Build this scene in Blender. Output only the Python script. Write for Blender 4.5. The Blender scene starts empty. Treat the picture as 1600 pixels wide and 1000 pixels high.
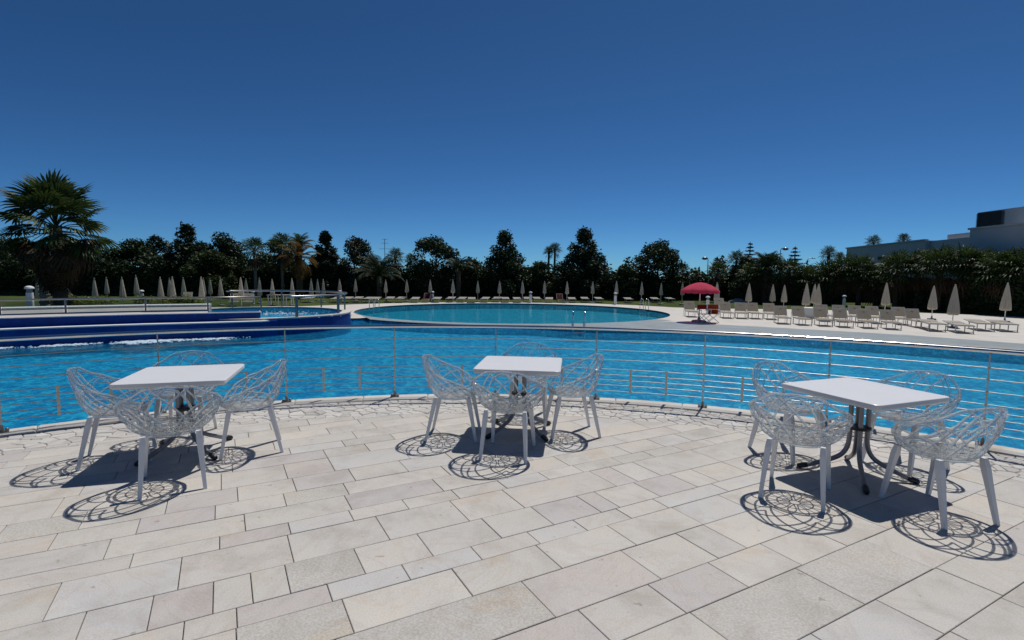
import bpy, math, random
import numpy as np
from mathutils import Vector, Matrix
from mathutils.geometry import delaunay_2d_cdt

PI = math.pi
rad = math.radians
sc = bpy.context.scene
COL = sc.collection

# ------------------------------------------------------------------ camera, sky, sun, exposure
CAM_H, PITCH, ROLL, FPX = 1.65, 0.0870, 0.0099, 825.82
cam_d = bpy.data.cameras.new("camera")
cam_d.sensor_width = 36.0
cam_d.lens = FPX / 1600 * 36.0
cam_d.clip_start = 0.05
cam_d.clip_end = 3000
cam = bpy.data.objects.new("camera", cam_d)
COL.objects.link(cam)
cam.matrix_world = Matrix.Translation((0, 0, CAM_H)) @ Matrix.Rotation(PI / 2 - PITCH, 4, 'X') @ Matrix.Rotation(ROLL, 4, 'Z')
sc.camera = cam

SUN_AZ, SUN_EL = 0.513, rad(63.6)
world = bpy.data.worlds.new("World")
sc.world = world
world.use_nodes = True
wn = world.node_tree.nodes
sky = wn.new("ShaderNodeTexSky")
sky.sky_type = 'NISHITA'
sky.sun_disc = False
sky.sun_elevation = SUN_EL
sky.sun_rotation = SUN_AZ
sky.altitude = 0
sky.air_density = 0.5
sky.dust_density = 0.25
sky.ozone_density = 8.0
gam = wn.new("ShaderNodeGamma")
gam.inputs[1].default_value = 1.2
tint = wn.new("ShaderNodeMix")
tint.data_type = 'RGBA'
tint.blend_type = 'MULTIPLY'
tint.inputs[0].default_value = 1.0
tint.inputs[7].default_value = (0.60, 0.98, 1.04, 1)
world.node_tree.links.new(sky.outputs[0], gam.inputs[0])
world.node_tree.links.new(gam.outputs[0], tint.inputs[6])
world.node_tree.links.new(tint.outputs[2], wn["Background"].inputs[0])
wn["Background"].inputs[1].default_value = 0.05

sun_d = bpy.data.lights.new("sun", 'SUN')
sun_d.energy = 3.3
sun_d.angle = rad(0.5)
sun_d.color = (1.0, 0.965, 0.915)
sun = bpy.data.objects.new("sun", sun_d)
COL.objects.link(sun)
sdir = Vector((math.sin(SUN_AZ) * math.cos(SUN_EL), math.cos(SUN_AZ) * math.cos(SUN_EL), math.sin(SUN_EL)))
sun.rotation_euler = sdir.to_track_quat('Z', 'Y').to_euler()
sun.location = (10, 20, 40)

sc.view_settings.view_transform = 'Standard'
sc.view_settings.look = 'None'
sc.view_settings.exposure = 0.0
sc.view_settings.gamma = 1.0
sc.view_settings.use_curve_mapping = False
sc.render.engine = 'CYCLES'
cy = sc.cycles
cy.use_denoising = True
cy.max_bounces = 14
cy.transmission_bounces = 14
cy.transparent_max_bounces = 16
cy.glossy_bounces = 6
cy.diffuse_bounces = 3
cy.caustics_reflective = False
cy.caustics_refractive = False
cy.sample_clamp_indirect = 4.0
cy.sample_clamp_direct = 0.0


# ------------------------------------------------------------------ helpers
def ground(px, py, z=0.0):
    """point of the horizontal level z seen at a place of the 1600 x 1000 photograph"""
    u0, v0 = px - 800, py - 500
    cr, sr = math.cos(ROLL), math.sin(ROLL)
    u, v = u0 * cr + v0 * sr, -u0 * sr + v0 * cr
    c, s = math.cos(PITCH), math.sin(PITCH)
    d = (u, FPX * c - v * s, -FPX * s - v * c)
    t = (z - CAM_H) / d[2]
    return d[0] * t, d[1] * t


def at_depth(px, py, dist):
    """x and z of the point seen at (px, py) at distance dist along y"""
    u0, v0 = px - 800, py - 500
    cr, sr = math.cos(ROLL), math.sin(ROLL)
    u, v = u0 * cr + v0 * sr, -u0 * sr + v0 * cr
    c, s = math.cos(PITCH), math.sin(PITCH)
    d = (u, FPX * c - v * s, -FPX * s - v * c)
    t = dist / d[1]
    return d[0] * t, CAM_H + d[2] * t


class MB:
    def __init__(self):
        self.v, self.f, self.m = [], [], []

    def add(self, vs, fs, mi=0):
        n = len(self.v)
        self.v.extend([tuple(p) for p in vs])
        for f in fs:
            self.f.append(tuple(i + n for i in f))
            self.m.append(mi)

    def box(self, c, s, rz=0, mi=0, rot=None):
        hx, hy, hz = s[0] / 2, s[1] / 2, s[2] / 2
        R = rot if rot is not None else Matrix.Rotation(rz, 3, 'Z')
        vs = [Vector(c) + R @ Vector((x, y, z)) for z in (-hz, hz) for y in (-hy, hy) for x in (-hx, hx)]
        self.add(vs, [(0, 2, 3, 1), (4, 5, 7, 6), (0, 1, 5, 4), (2, 6, 7, 3), (0, 4, 6, 2), (1, 3, 7, 5)], mi)

    def tube(self, pts, r, sides=8, closed=False, mi=0, cap=True, flat=1.0, up=None):
        pts = [Vector(p) for p in pts]
        n = len(pts)
        rs = r if isinstance(r, (list, tuple)) else [r] * n
        rings = []
        last = None
        for i, p in enumerate(pts):
            if closed:
                t = pts[(i + 1) % n] - pts[i - 1]
            else:
                t = pts[min(i + 1, n - 1)] - pts[max(i - 1, 0)]
            if t.length < 1e-9:
                t = Vector((0, 0, 1))
            t.normalize()
            if up is not None:
                a = Vector(up)
            elif last is not None:
                a = last
            else:
                a = Vector((0, 0, 1)) if abs(t.z) < .9 else Vector((0, 1, 0))
            a = a - t * a.dot(t)
            if a.length < 1e-6:
                a = Vector((1, 0, 0)) - t * t.x
            a.normalize()
            last = a
            b = t.cross(a)
            rings.append([p + a * (math.cos(2 * PI * k / sides) * rs[i]) + b * (math.sin(2 * PI * k / sides) * rs[i] * flat) for k in range(sides)])
        vs = [q for ring in rings for q in ring]
        fs = []
        for i in range(n if closed else n - 1):
            j = (i + 1) % n
            for k in range(sides):
                k2 = (k + 1) % sides
                fs.append((i * sides + k, i * sides + k2, j * sides + k2, j * sides + k))
        if cap and not closed:
            fs.append(tuple(range(sides))[::-1])
            fs.append(tuple((n - 1) * sides + k for k in range(sides)))
        self.add(vs, fs, mi)

    def lathe(self, prof, c=(0, 0, 0), seg=16, mi=0):
        vs, fs = [], []
        for (r, z) in prof:
            for k in range(seg):
                a = 2 * PI * k / seg
                vs.append((c[0] + r * math.cos(a), c[1] + r * math.sin(a), c[2] + z))
        for i in range(len(prof) - 1):
            for k in range(seg):
                k2 = (k + 1) % seg
                fs.append((i * seg + k, i * seg + k2, (i + 1) * seg + k2, (i + 1) * seg + k))
        fs.append(tuple(range(seg))[::-1])
        fs.append(tuple((len(prof) - 1) * seg + k for k in range(seg)))
        self.add(vs, fs, mi)

    def prism(self, poly, z0, z1, mi=0, top=True, bottom=False):
        n = len(poly)
        vs = [(p[0], p[1], z0) for p in poly] + [(p[0], p[1], z1) for p in poly]
        fs = [(i, (i + 1) % n, n + (i + 1) % n, n + i) for i in range(n)]
        if top:
            fs.append(tuple(n + i for i in range(n)))
        if bottom:
            fs.append(tuple(range(n))[::-1])
        self.add(vs, fs, mi)

    def mesh(self, name, mats, smooth=False):
        me = bpy.data.meshes.new(name)
        me.from_pydata(self.v, [], self.f)
        for m in (mats if isinstance(mats, (list, tuple)) else [mats]):
            me.materials.append(m)
        if isinstance(mats, (list, tuple)) and len(mats) > 1:
            me.polygons.foreach_set("material_index", self.m)
        if smooth:
            me.polygons.foreach_set("use_smooth", [True] * len(me.polygons))
        me.update()
        return me

    def build(self, name, mats, parent=None, smooth=False):
        return link(name, self.mesh(name, mats, smooth), parent)


def link(name, me, parent=None):
    o = bpy.data.objects.new(name, me)
    COL.objects.link(o)
    if parent is not None:
        o.parent = parent
    return o


def tag(o, label, cat, group=None):
    o["label"] = label
    o["category"] = cat
    if group:
        o["group"] = group
    return o


def thing(name, label, cat, loc=(0, 0, 0), rz=0, group=None, scale=1.0):
    o = bpy.data.objects.new(name, None)
    o.empty_display_size = .2
    COL.objects.link(o)
    o.location = loc
    o.rotation_euler = (0, 0, rz)
    o.scale = (scale, scale, scale)
    return tag(o, label, cat, group)


def copy_tree(o, parent=None):
    c = o.copy()
    COL.objects.link(c)
    if parent is not None:
        c.parent = parent
    for ch in list(o.children):
        copy_tree(ch, c)
    return c


def place(src, first, label, loc, rz=0, scale=1.0, group=None):
    o = src if first else copy_tree(src)
    o.location = loc
    o.rotation_euler = (0, 0, rz)
    o.scale = (scale, scale, scale)
    o["label"] = label
    if group:
        o["group"] = group
    return o


def structure(o):
    o["kind"] = "structure"
    return o


# ------------------------------------------------------------------ materials
def new_mat(name):
    m = bpy.data.materials.new(name)
    m.use_nodes = True
    nt = m.node_tree
    return m, nt, nt.nodes["Principled BSDF"]


def N(nt, kind, **kw):
    n = nt.nodes.new(kind)
    for k, v in kw.items():
        setattr(n, k, v)
    return n


def setin(n, name, v):
    n.inputs[name].default_value = v


def noise(nt, scale, detail=4, rough=.55, coord=None, dist=0):
    n = N(nt, "ShaderNodeTexNoise")
    setin(n, "Scale", scale); setin(n, "Detail", detail); setin(n, "Roughness", rough); setin(n, "Distortion", dist)
    if coord is not None:
        nt.links.new(coord, n.inputs["Vector"])
    return n


def ramp(nt, fac, stops):
    r = N(nt, "ShaderNodeValToRGB")
    els = r.color_ramp.elements
    while len(els) < len(stops):
        els.new(.5)
    for e, (p, c) in zip(els, stops):
        e.position = p
        e.color = (*c, 1) if len(c) == 3 else c
    nt.links.new(fac, r.inputs[0])
    return r


def mixc(nt, fac, a, b, mode='MIX'):
    n = N(nt, "ShaderNodeMix", data_type='RGBA', blend_type=mode)
    for sock, v in ((n.inputs[0], fac), (n.inputs[6], a), (n.inputs[7], b)):
        if isinstance(v, (int, float)):
            sock.default_value = v
        elif isinstance(v, tuple):
            sock.default_value = (*v, 1)
        else:
            nt.links.new(v, sock)
    return n.outputs[2]


def simple(name, col, rough=.5, metal=0, var=.12, scale=8, bump=0, spec=.5, coord='Object'):
    m, nt, b = new_mat(name)
    tc = N(nt, "ShaderNodeTexCoord")
    n = noise(nt, scale, 5, .6, tc.outputs[coord])
    lo = tuple(c * (1 - var) for c in col)
    hi = tuple(min(1, c * (1 + var)) for c in col)
    r = ramp(nt, n.outputs[0], [(.3, lo), (.7, hi)])
    nt.links.new(r.outputs[0], b.inputs["Base Color"])
    setin(b, "Roughness", rough); setin(b, "Metallic", metal); setin(b, "Specular IOR Level", spec)
    if bump:
        bp = N(nt, "ShaderNodeBump"); setin(bp, "Strength", bump); setin(bp, "Distance", .01)
        n2 = noise(nt, scale * 6, 4, .6, tc.outputs[coord])
        nt.links.new(n2.outputs[0], bp.inputs["Height"])
        nt.links.new(bp.outputs[0], b.inputs["Normal"])
    return m


def stone_mat(name, stops, speck=0.0, rough=.75, bump=.15):
    """pale limestone: one tint per slab, cloudy veins, fine grain and a few stains"""
    m, nt, b = new_mat(name)
    tc = N(nt, "ShaderNodeTexCoord")
    oi = N(nt, "ShaderNodeObjectInfo")
    base = ramp(nt, oi.outputs["Random"], stops)
    base.color_ramp.interpolation = 'LINEAR'
    off = N(nt, "ShaderNodeVectorMath", operation='SCALE')
    comb = N(nt, "ShaderNodeCombineXYZ")
    for k in range(3):
        nt.links.new(oi.outputs["Random"], comb.inputs[k])
    nt.links.new(comb.outputs[0], off.inputs[0]); off.inputs[3].default_value = 37.0
    add = N(nt, "ShaderNodeVectorMath", operation='ADD')
    nt.links.new(tc.outputs["Object"], add.inputs[0]); nt.links.new(off.outputs[0], add.inputs[1])
    cloud = noise(nt, 2.6, 6, .6, add.outputs[0], .6)
    cr = ramp(nt, cloud.outputs[0], [(.32, (.86, .84, .82)), (.5, (1, 1, 1)), (.72, (1.05, 1.02, .97))])
    c1 = mixc(nt, 1.0, base.outputs[0], cr.outputs[0], 'MULTIPLY')
    vein = noise(nt, 1.3, 8, .65, add.outputs[0], 2.2)
    vr = ramp(nt, vein.outputs[0], [(.47, (1, 1, 1)), (.5, (.86, .78, .73)), (.53, (1, 1, 1))])
    c2 = mixc(nt, .35, c1, mixc(nt, 1.0, c1, vr.outputs[0], 'MULTIPLY'))
    grain = noise(nt, 120 if not speck else 75, 3, .7, tc.outputs["Object"])
    gr = ramp(nt, grain.outputs[0], [(.38, (1 - .12 - speck,) * 3), (.62, (1.04, 1.04, 1.04))])
    c3 = mixc(nt, 1.0, c2, gr.outputs[0], 'MULTIPLY')
    dirt = noise(nt, .55, 5, .6, tc.outputs["Object"], .4)
    dr = ramp(nt, dirt.outputs[0], [(.3, (.86, .84, .81)), (.55, (1, 1, 1))])
    c4 = mixc(nt, .8, c3, mixc(nt, 1.0, c3, dr.outputs[0], 'MULTIPLY'))
    sp = noise(nt, 16, 2, .5, add.outputs[0])
    spr = ramp(nt, sp.outputs[0], [(.24, (.55, .5, .45)), (.28, (1, 1, 1))])
    c5 = mixc(nt, .6, c4, mixc(nt, 1.0, c4, spr.outputs[0], 'MULTIPLY'))
    stn = noise(nt, .9, 7, .7, add.outputs[0], 1.0)
    str_ = ramp(nt, stn.outputs[0], [(.60, (1, 1, 1)), (.72, (1.0, .90, .77))])
    c5 = mixc(nt, .8, c5, mixc(nt, 1.0, c5, str_.outputs[0], 'MULTIPLY'))
    nt.links.new(c5, b.inputs["Base Color"])
    setin(b, "Roughness", rough); setin(b, "Specular IOR Level", .3)
    bp = N(nt, "ShaderNodeBump"); setin(bp, "Strength", bump + speck * 2); setin(bp, "Distance", .004)
    nt.links.new(grain.outputs[0], bp.inputs["Height"]); nt.links.new(bp.outputs[0], b.inputs["Normal"])
    return m


M = {}
M['slab'] = stone_mat("smooth_limestone", [(0, (.61, .575, .52)), (.3, (.585, .56, .515)), (.5, (.58, .555, .515)), (.7, (.60, .56, .51)), (1, (.63, .60, .55))])
M['slab_pink'] = stone_mat("pinkish_limestone", [(0, (.56, .515, .485)), (.5, (.545, .515, .495)), (1, (.585, .54, .505))])
M['slab_grey'] = stone_mat("grey_limestone", [(0, (.575, .56, .535)), (1, (.60, .585, .56))])
M['slab_rough'] = stone_mat("hammered_limestone", [(0, (.56, .54, .495)), (1, (.59, .565, .525))], speck=.06, rough=.9, bump=.3)
M['crazy'] = stone_mat("broken_limestone", [(0, (.66, .64, .60)), (.25, (.55, .53, .50)), (.5, (.62, .60, .57)), (.75, (.50, .485, .46)), (1, (.72, .70, .66))], rough=.85, bump=.35)
M['shore'] = simple("weathered_edge_stone", (.40, .37, .33), .85, var=.12, scale=2)
M['coping'] = stone_mat("coping_limestone", [(0, (.62, .59, .54)), (1, (.68, .66, .61))])
M['deck'] = simple("far_limestone_paving", (.60, .565, .51), .8, var=.1, scale=1.2, bump=.1)
M['wet'] = simple("wet_pale_edge_tiles", (.36, .40, .39), .35, var=.12, scale=1.5)
M['grout'] = simple("brown_grout", (.33, .28, .235), .95, var=.3, scale=14, bump=.3)
M['grout_pale'] = simple("pale_mortar", (.44, .415, .375), .95, var=.25, scale=20, bump=.3)
M['white_paint'] = simple("white_paint", (.78, .78, .77), .6, var=.04, scale=3)
M['lounger_frame'] = simple("off_white_lounger_frame", (.52, .505, .47), .6, var=.05, scale=4)
M['bench'] = simple("whitewashed_bench_wall", (.54, .50, .48), .7, var=.06, scale=2, bump=.1)
M['leg'] = simple("pale_grey_lacquer", (.78, .775, .765), .38, var=.03, scale=5)
M['laminate'] = simple("white_laminate", (.78, .775, .765), .35, var=.02, scale=4)
M['steel'] = simple("brushed_steel", (.40, .375, .345), .34, metal=1, var=.1, scale=20)
M['steel_bright'] = simple("polished_steel", (.72, .70, .68), .16, metal=1, var=.04, scale=10)
M['steel_dark'] = simple("weathered_steel", (.26, .22, .19), .45, metal=.8, var=.3, scale=30)
M['tube_grey'] = simple("grey_metallic_lacquer", (.22, .22, .23), .35, metal=.5, var=.06, scale=10)
def fabric(name, col, glow, var=.08):
    """woven cloth that lets part of the sunlight through"""
    m = simple(name, col, .95, var=var, scale=5, bump=.2)
    nt = m.node_tree
    b = nt.nodes["Principled BSDF"]
    t = N(nt, "ShaderNodeBsdfTranslucent"); setin(t, "Color", (*col, 1))
    mx = N(nt, "ShaderNodeMixShader"); mx.inputs[0].default_value = glow
    nt.links.new(b.outputs[0], mx.inputs[1]); nt.links.new(t.outputs[0], mx.inputs[2])
    nt.links.new(mx.outputs[0], nt.nodes["Material Output"].inputs["Surface"])
    return m


M['black'] = simple("black_plastic", (.012, .012, .013), .45, var=.2, scale=20)
M['cream'] = fabric("cream_canvas", (.62, .565, .46), .28)
M['mesh_beige'] = fabric("beige_sling_fabric", (.56, .50, .405), .5)
M['mesh_pale'] = simple("pale_sling_fabric", (.38, .345, .29), .9, var=.06, scale=6, bump=.2)
M['red'] = fabric("red_canvas", (.70, .075, .14), .45)
M['red_dark'] = fabric("dark_red_canvas", (.36, .014, .018), .3)
M['maroon'] = fabric("maroon_sling_fabric", (.13, .022, .022), .3)
M['orange'] = fabric("orange_canvas", (.45, .085, .02), .3)
M['navy'] = simple("navy_blue_mosaic", (.004, .05, .25), .5, var=.22, scale=3, spec=.25)
M['bark'] = simple("grey_brown_bark", (.085, .062, .045), .95, var=.4, scale=6, bump=.6)
M['palm_bark'] = simple("pale_palm_bark", (.22, .19, .155), .95, var=.35, scale=7, bump=.6)
M['plaster'] = simple("white_plaster", (.46, .47, .49), .9, var=.05, scale=.6, bump=.1)
M['dark_metal'] = simple("dark_louvre_metal", (.03, .03, .032), .6, var=.2, scale=3)
M['concrete'] = simple("concrete", (.33, .32, .30), .9, var=.15, scale=5, bump=.3)
M['foam'] = simple("white_water_foam", (.50, .64, .74), .7, var=.15, scale=6, bump=.6)


def leaf_mat(name, col, tip=None, rough=.55, var=.5, glow=.0):
    m, nt, b = new_mat(name)
    tc = N(nt, "ShaderNodeTexCoord")
    n = noise(nt, 1.1, 3, .6, tc.outputs["Object"])
    n2 = noise(nt, 9.0, 2, .6, tc.outputs["Object"])
    lo = tuple(c * (1 - var) for c in col)
    hi = tip or tuple(c * (1 + var) for c in col)
    r = ramp(nt, n.outputs[0], [(.3, lo), (.68, hi)])
    r2 = ramp(nt, n2.outputs[0], [(.3, (.7, .7, .7)), (.7, (1.3, 1.3, 1.2))])
    nt.links.new(mixc(nt, 1.0, r.outputs[0], r2.outputs[0], 'MULTIPLY'), b.inputs["Base Color"])
    setin(b, "Roughness", rough); setin(b, "Specular IOR Level", .22)
    if glow:
        t = N(nt, "ShaderNodeBsdfTranslucent")
        nt.links.new(b.inputs["Base Color"].links[0].from_socket, t.inputs["Color"])
        mx = N(nt, "ShaderNodeMixShader"); mx.inputs[0].default_value = glow
        nt.links.new(b.outputs[0], mx.inputs[1]); nt.links.new(t.outputs[0], mx.inputs[2])
        nt.links.new(mx.outputs[0], nt.nodes["Material Output"].inputs["Surface"])
    return m


M['leaf_dark'] = leaf_mat("dark_evergreen_leaf", (.026, .047, .017), glow=.15)
M['leaf_mid'] = leaf_mat("olive_green_leaf", (.042, .062, .020), glow=.2)
M['leaf_grey'] = leaf_mat("grey_green_leaf", (.055, .068, .042), glow=.15)
M['needle'] = leaf_mat("dark_pine_needle", (.024, .042, .018), glow=.1)
M['palm_leaf'] = leaf_mat("palm_frond_green", (.046, .074, .020), rough=.5, glow=.25)
M['palm_dark'] = leaf_mat("dark_palm_frond", (.022, .037, .014), rough=.6, glow=.1)
M['palm_dead'] = leaf_mat("dead_palm_frond", (.062, .038, .022), rough=.8)
M['palm_orange'] = leaf_mat("withered_orange_frond", (.15, .085, .02), rough=.8, glow=.4)
M['shrub'] = leaf_mat("yellow_green_shrub_leaf", (.17, .20, .045), glow=.45)


def lawn_mat():
    m, nt, b = new_mat("short_lawn_grass")
    tc = N(nt, "ShaderNodeTexCoord")
    n = noise(nt, .35, 6, .65, tc.outputs["Object"])
    r = ramp(nt, n.outputs[0], [(.3, (.045, .06, .014)), (.55, (.07, .10, .022)), (.75, (.12, .115, .05))])
    n2 = noise(nt, 12, 3, .7, tc.outputs["Object"])
    r2 = ramp(nt, n2.outputs[0], [(.3, (.6, .6, .6)), (.7, (1.2, 1.2, 1.2))])
    nt.links.new(mixc(nt, 1.0, r.outputs[0], r2.outputs[0], 'MULTIPLY'), b.inputs["Base Color"])
    setin(b, "Roughness", .95); setin(b, "Specular IOR Level", .1)
    return m


M['lawn'] = lawn_mat()


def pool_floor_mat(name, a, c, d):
    """blue mosaic with the caustic mottling of lit water painted into its blues"""
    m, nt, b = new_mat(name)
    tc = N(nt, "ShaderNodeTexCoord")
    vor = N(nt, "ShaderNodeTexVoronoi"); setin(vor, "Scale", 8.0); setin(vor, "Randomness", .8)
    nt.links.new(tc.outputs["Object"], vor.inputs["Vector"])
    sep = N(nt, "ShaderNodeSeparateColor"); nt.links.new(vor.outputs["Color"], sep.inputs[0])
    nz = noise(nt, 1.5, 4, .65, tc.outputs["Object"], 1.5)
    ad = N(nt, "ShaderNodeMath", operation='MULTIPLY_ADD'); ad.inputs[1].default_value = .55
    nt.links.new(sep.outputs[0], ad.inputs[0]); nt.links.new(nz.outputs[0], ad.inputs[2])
    r = ramp(nt, ad.outputs[0], [(.38, a), (.74, c), (.80, c), (.95, d)])  # bright cells and drifts stand for caustic light, painted into the colour
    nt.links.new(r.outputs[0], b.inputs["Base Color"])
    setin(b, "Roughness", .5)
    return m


M['floor'] = pool_floor_mat("blue_mosaic_painted_caustics", (.001, .165, .42), (.004, .285, .60), (.07, .62, .88))
M['floor_teal'] = pool_floor_mat("teal_mosaic_painted_caustics", (.001, .19, .33), (.003, .29, .47), (.02, .44, .62))


def water_mat(name, scale, strength, rough, refr=.35, tint=(.62, .96, 1.0), stretch=(1, 1, 1), rot=0, pol_=.30):
    m = bpy.data.materials.new(name)
    m.use_nodes = True
    nt = m.node_tree
    nt.nodes.remove(nt.nodes["Principled BSDF"])
    out = nt.nodes["Material Output"]
    tc = N(nt, "ShaderNodeTexCoord")
    mp = N(nt, "ShaderNodeMapping"); mp.inputs["Scale"].default_value = stretch; mp.inputs["Rotation"].default_value = (0, 0, rot)
    nt.links.new(tc.outputs["Object"], mp.inputs[0])
    n1 = noise(nt, scale, 3, .5, mp.outputs[0], .8)
    n2 = noise(nt, scale * .22, 2, .5, mp.outputs[0], .4)
    ad = N(nt, "ShaderNodeMath", operation='MULTIPLY_ADD')
    nt.links.new(n2.outputs[0], ad.inputs[0]); ad.inputs[1].default_value = 1.2
    nt.links.new(n1.outputs[0], ad.inputs[2])
    bp = N(nt, "ShaderNodeBump"); setin(bp, "Strength", strength); setin(bp, "Distance", .12)
    nt.links.new(ad.outputs[0], bp.inputs["Height"])
    fr = N(nt, "ShaderNodeFresnel"); setin(fr, "IOR", 1.33); nt.links.new(bp.outputs[0], fr.inputs["Normal"])
    gl = N(nt, "ShaderNodeBsdfGlossy"); setin(gl, "Roughness", rough); nt.links.new(bp.outputs[0], gl.inputs["Normal"])
    setin(gl, "Color", (1, 1, 1, 1))
    rf = N(nt, "ShaderNodeBsdfRefraction"); setin(rf, "IOR", 1.33); setin(rf, "Roughness", 0.0); setin(rf, "Color", (*tint, 1))
    nt.links.new(bp.outputs[0], rf.inputs["Normal"])
    tr = N(nt, "ShaderNodeBsdfTransparent"); setin(tr, "Color", (*tint, 1))
    mx = N(nt, "ShaderNodeMixShader"); mx.inputs[0].default_value = refr
    nt.links.new(tr.outputs[0], mx.inputs[1]); nt.links.new(rf.outputs[0], mx.inputs[2])
    mx2 = N(nt, "ShaderNodeMixShader")
    pol = N(nt, "ShaderNodeMath", operation='MULTIPLY')
    nt.links.new(fr.outputs[0], pol.inputs[0]); pol.inputs[1].default_value = pol_
    nt.links.new(pol.outputs[0], mx2.inputs[0]); nt.links.new(mx.outputs[0], mx2.inputs[1]); nt.links.new(gl.outputs[0], mx2.inputs[2])
    nt.links.new(mx2.outputs[0], out.inputs["Surface"])
    return m


M['water'] = water_mat("rippled_pool_water", 8.0, .55, .04)
M['water_calm'] = water_mat("calm_pool_water", 2.2, .045, .02, pol_=.42)


def clear_mat(name, refr_share, tint, ior=1.46, rough=.0):
    m = bpy.data.materials.new(name)
    m.use_nodes = True
    nt = m.node_tree
    nt.nodes.remove(nt.nodes["Principled BSDF"])
    out = nt.nodes["Material Output"]
    gl = N(nt, "ShaderNodeBsdfGlass"); setin(gl, "IOR", ior); setin(gl, "Roughness", rough); setin(gl, "Color", (*tint, 1))
    tr = N(nt, "ShaderNodeBsdfTransparent"); setin(tr, "Color", (*tint, 1))
    mx = N(nt, "ShaderNodeMixShader"); mx.inputs[0].default_value = refr_share
    nt.links.new(tr.outputs[0], mx.inputs[1]); nt.links.new(gl.outputs[0], mx.inputs[2])
    df = N(nt, "ShaderNodeBsdfTranslucent"); setin(df, "Color", (.95, .96, .96, 1))
    d2 = N(nt, "ShaderNodeBsdfDiffuse"); setin(d2, "Color", (.95, .96, .96, 1))
    hz = N(nt, "ShaderNodeMixShader"); hz.inputs[0].default_value = .5
    nt.links.new(df.outputs[0], hz.inputs[1]); nt.links.new(d2.outputs[0], hz.inputs[2])
    m3 = N(nt, "ShaderNodeMixShader"); m3.inputs[0].default_value = .06
    nt.links.new(mx.outputs[0], m3.inputs[1]); nt.links.new(hz.outputs[0], m3.inputs[2])
    nt.links.new(m3.outputs[0], out.inputs["Surface"])
    return m


M['clear'] = clear_mat("clear_polycarbonate", .56, (.99, .995, .99), rough=.02)


def pane_mat():
    m = bpy.data.materials.new("tinted_glass_pane")
    m.use_nodes = True
    nt = m.node_tree
    nt.nodes.remove(nt.nodes["Principled BSDF"])
    out = nt.nodes["Material Output"]
    fr = N(nt, "ShaderNodeFresnel"); setin(fr, "IOR", 1.45)
    gl = N(nt, "ShaderNodeBsdfGlossy"); setin(gl, "Roughness", .02)
    tr = N(nt, "ShaderNodeBsdfTransparent"); setin(tr, "Color", (.80, .84, .84, 1))
    mx = N(nt, "ShaderNodeMixShader")
    nt.links.new(fr.outputs[0], mx.inputs[0]); nt.links.new(tr.outputs[0], mx.inputs[1]); nt.links.new(gl.outputs[0], mx.inputs[2])
    nt.links.new(mx.outputs[0], out.inputs["Surface"])
    return m


M['pane'] = pane_mat()


# ------------------------------------------------------------------ the setting: ground, pools, decks
Z_LAND, Z_WATER, Z_FLOOR = -1.0, -1.12, -1.5
TC = (-.288, -.308)                       # centre of the round terrace
R_POST, R_EDGE, R_COP, R_CRAZY = 7.338, 7.43, 7.16, 6.45
PC, R_POOL, R_RING = (0.0, 37.95), (11.0, 9.85), (12.1, 10.75)
JC, R_JAC = (-12.9, 27.1), 4.4


def arc(c, r, a0, a1, n):
    rx, ry = r if isinstance(r, tuple) else (r, r)
    out = []
    for i in range(n):
        a = a0 + (a1 - a0) * i / (n - 1)
        out.append((c[0] + rx * math.cos(a), c[1] + ry * math.sin(a)))
    return out



shore_right = [(40, -2), (30, 8.0), (24, 14.6), (19, 19.5), (16.2, 21.6), (14.1, 23.1), (12.0, 24.4), (9.8, 25.3), (7.8, 25.7), (6.3, 25.75), (4.6, 25.75), (3.4, 25.9), (2.4, 26.45), (1.4, 27.05)]
ring_front = arc(PC, R_RING, rad(-86), rad(-132), 22)
jac_front = arc(JC, R_JAC - .2, rad(38), rad(-56), 20)
tier_curve = [(-10.8, 22.72), (-12.7, 21.8), (-14.7, 20.9), (-16.8, 19.6), (-18.2, 18.6), (-21.5, 15.6), (-25, 11.5), (-30, 4)]
shore_left = [(-8.5, 31.2), (-8.9, 30.6)]
main_pool = shore_right + ring_front + shore_left + jac_front + [(x - .12, y + .22) for x, y in tier_curve] + [(-33, -2)]


def sheet(name, outer, holes, z, mat, sides=None, mats=None):
    """flat sheet with holes; sides = depth of the vertical faces along every outline"""
    pts, edges = [], []
    for loop in [outer] + holes:
        n0 = len(pts)
        pts += [Vector((p[0], p[1])) for p in loop]
        edges += [(n0 + i, n0 + (i + 1) % len(loop)) for i in range(len(loop))]
    vs, es, fs, *_ = delaunay_2d_cdt(pts, edges, [], 0, 1e-5)

    def inside(x, y, loop):
        c = False
        for i in range(len(loop)):
            (x0, y0), (x1, y1) = loop[i - 1], loop[i]
            if (y0 > y) != (y1 > y) and x < x0 + (y - y0) / (y1 - y0) * (x1 - x0):
                c = not c
        return c

    keep_f = []
    for f in fs:
        x = sum(vs[i].x for i in f) / 3
        y = sum(vs[i].y for i in f) / 3
        if inside(x, y, outer) and not any(inside(x, y, h) for h in holes):
            a = vs[f[0]]; b = vs[f[1]]; c = vs[f[2]]
            keep_f.append(f if (b - a).cross(c - a) > 0 else f[::-1])
    fs = keep_f
    mb = MB()
    mb.add([(v.x, v.y, z) for v in vs], [tuple(f) for f in fs])
    if sides:
        for loop in ([outer] if sides[1] else []) + holes:
            n = len(loop)
            mb.add([(p[0], p[1], z) for p in loop] + [(p[0], p[1], z - sides[0]) for p in loop],
                   [(i, (i + 1) % n, n + (i + 1) % n, n + i) for i in range(n)])
    return mb.build(name, mat)


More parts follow.
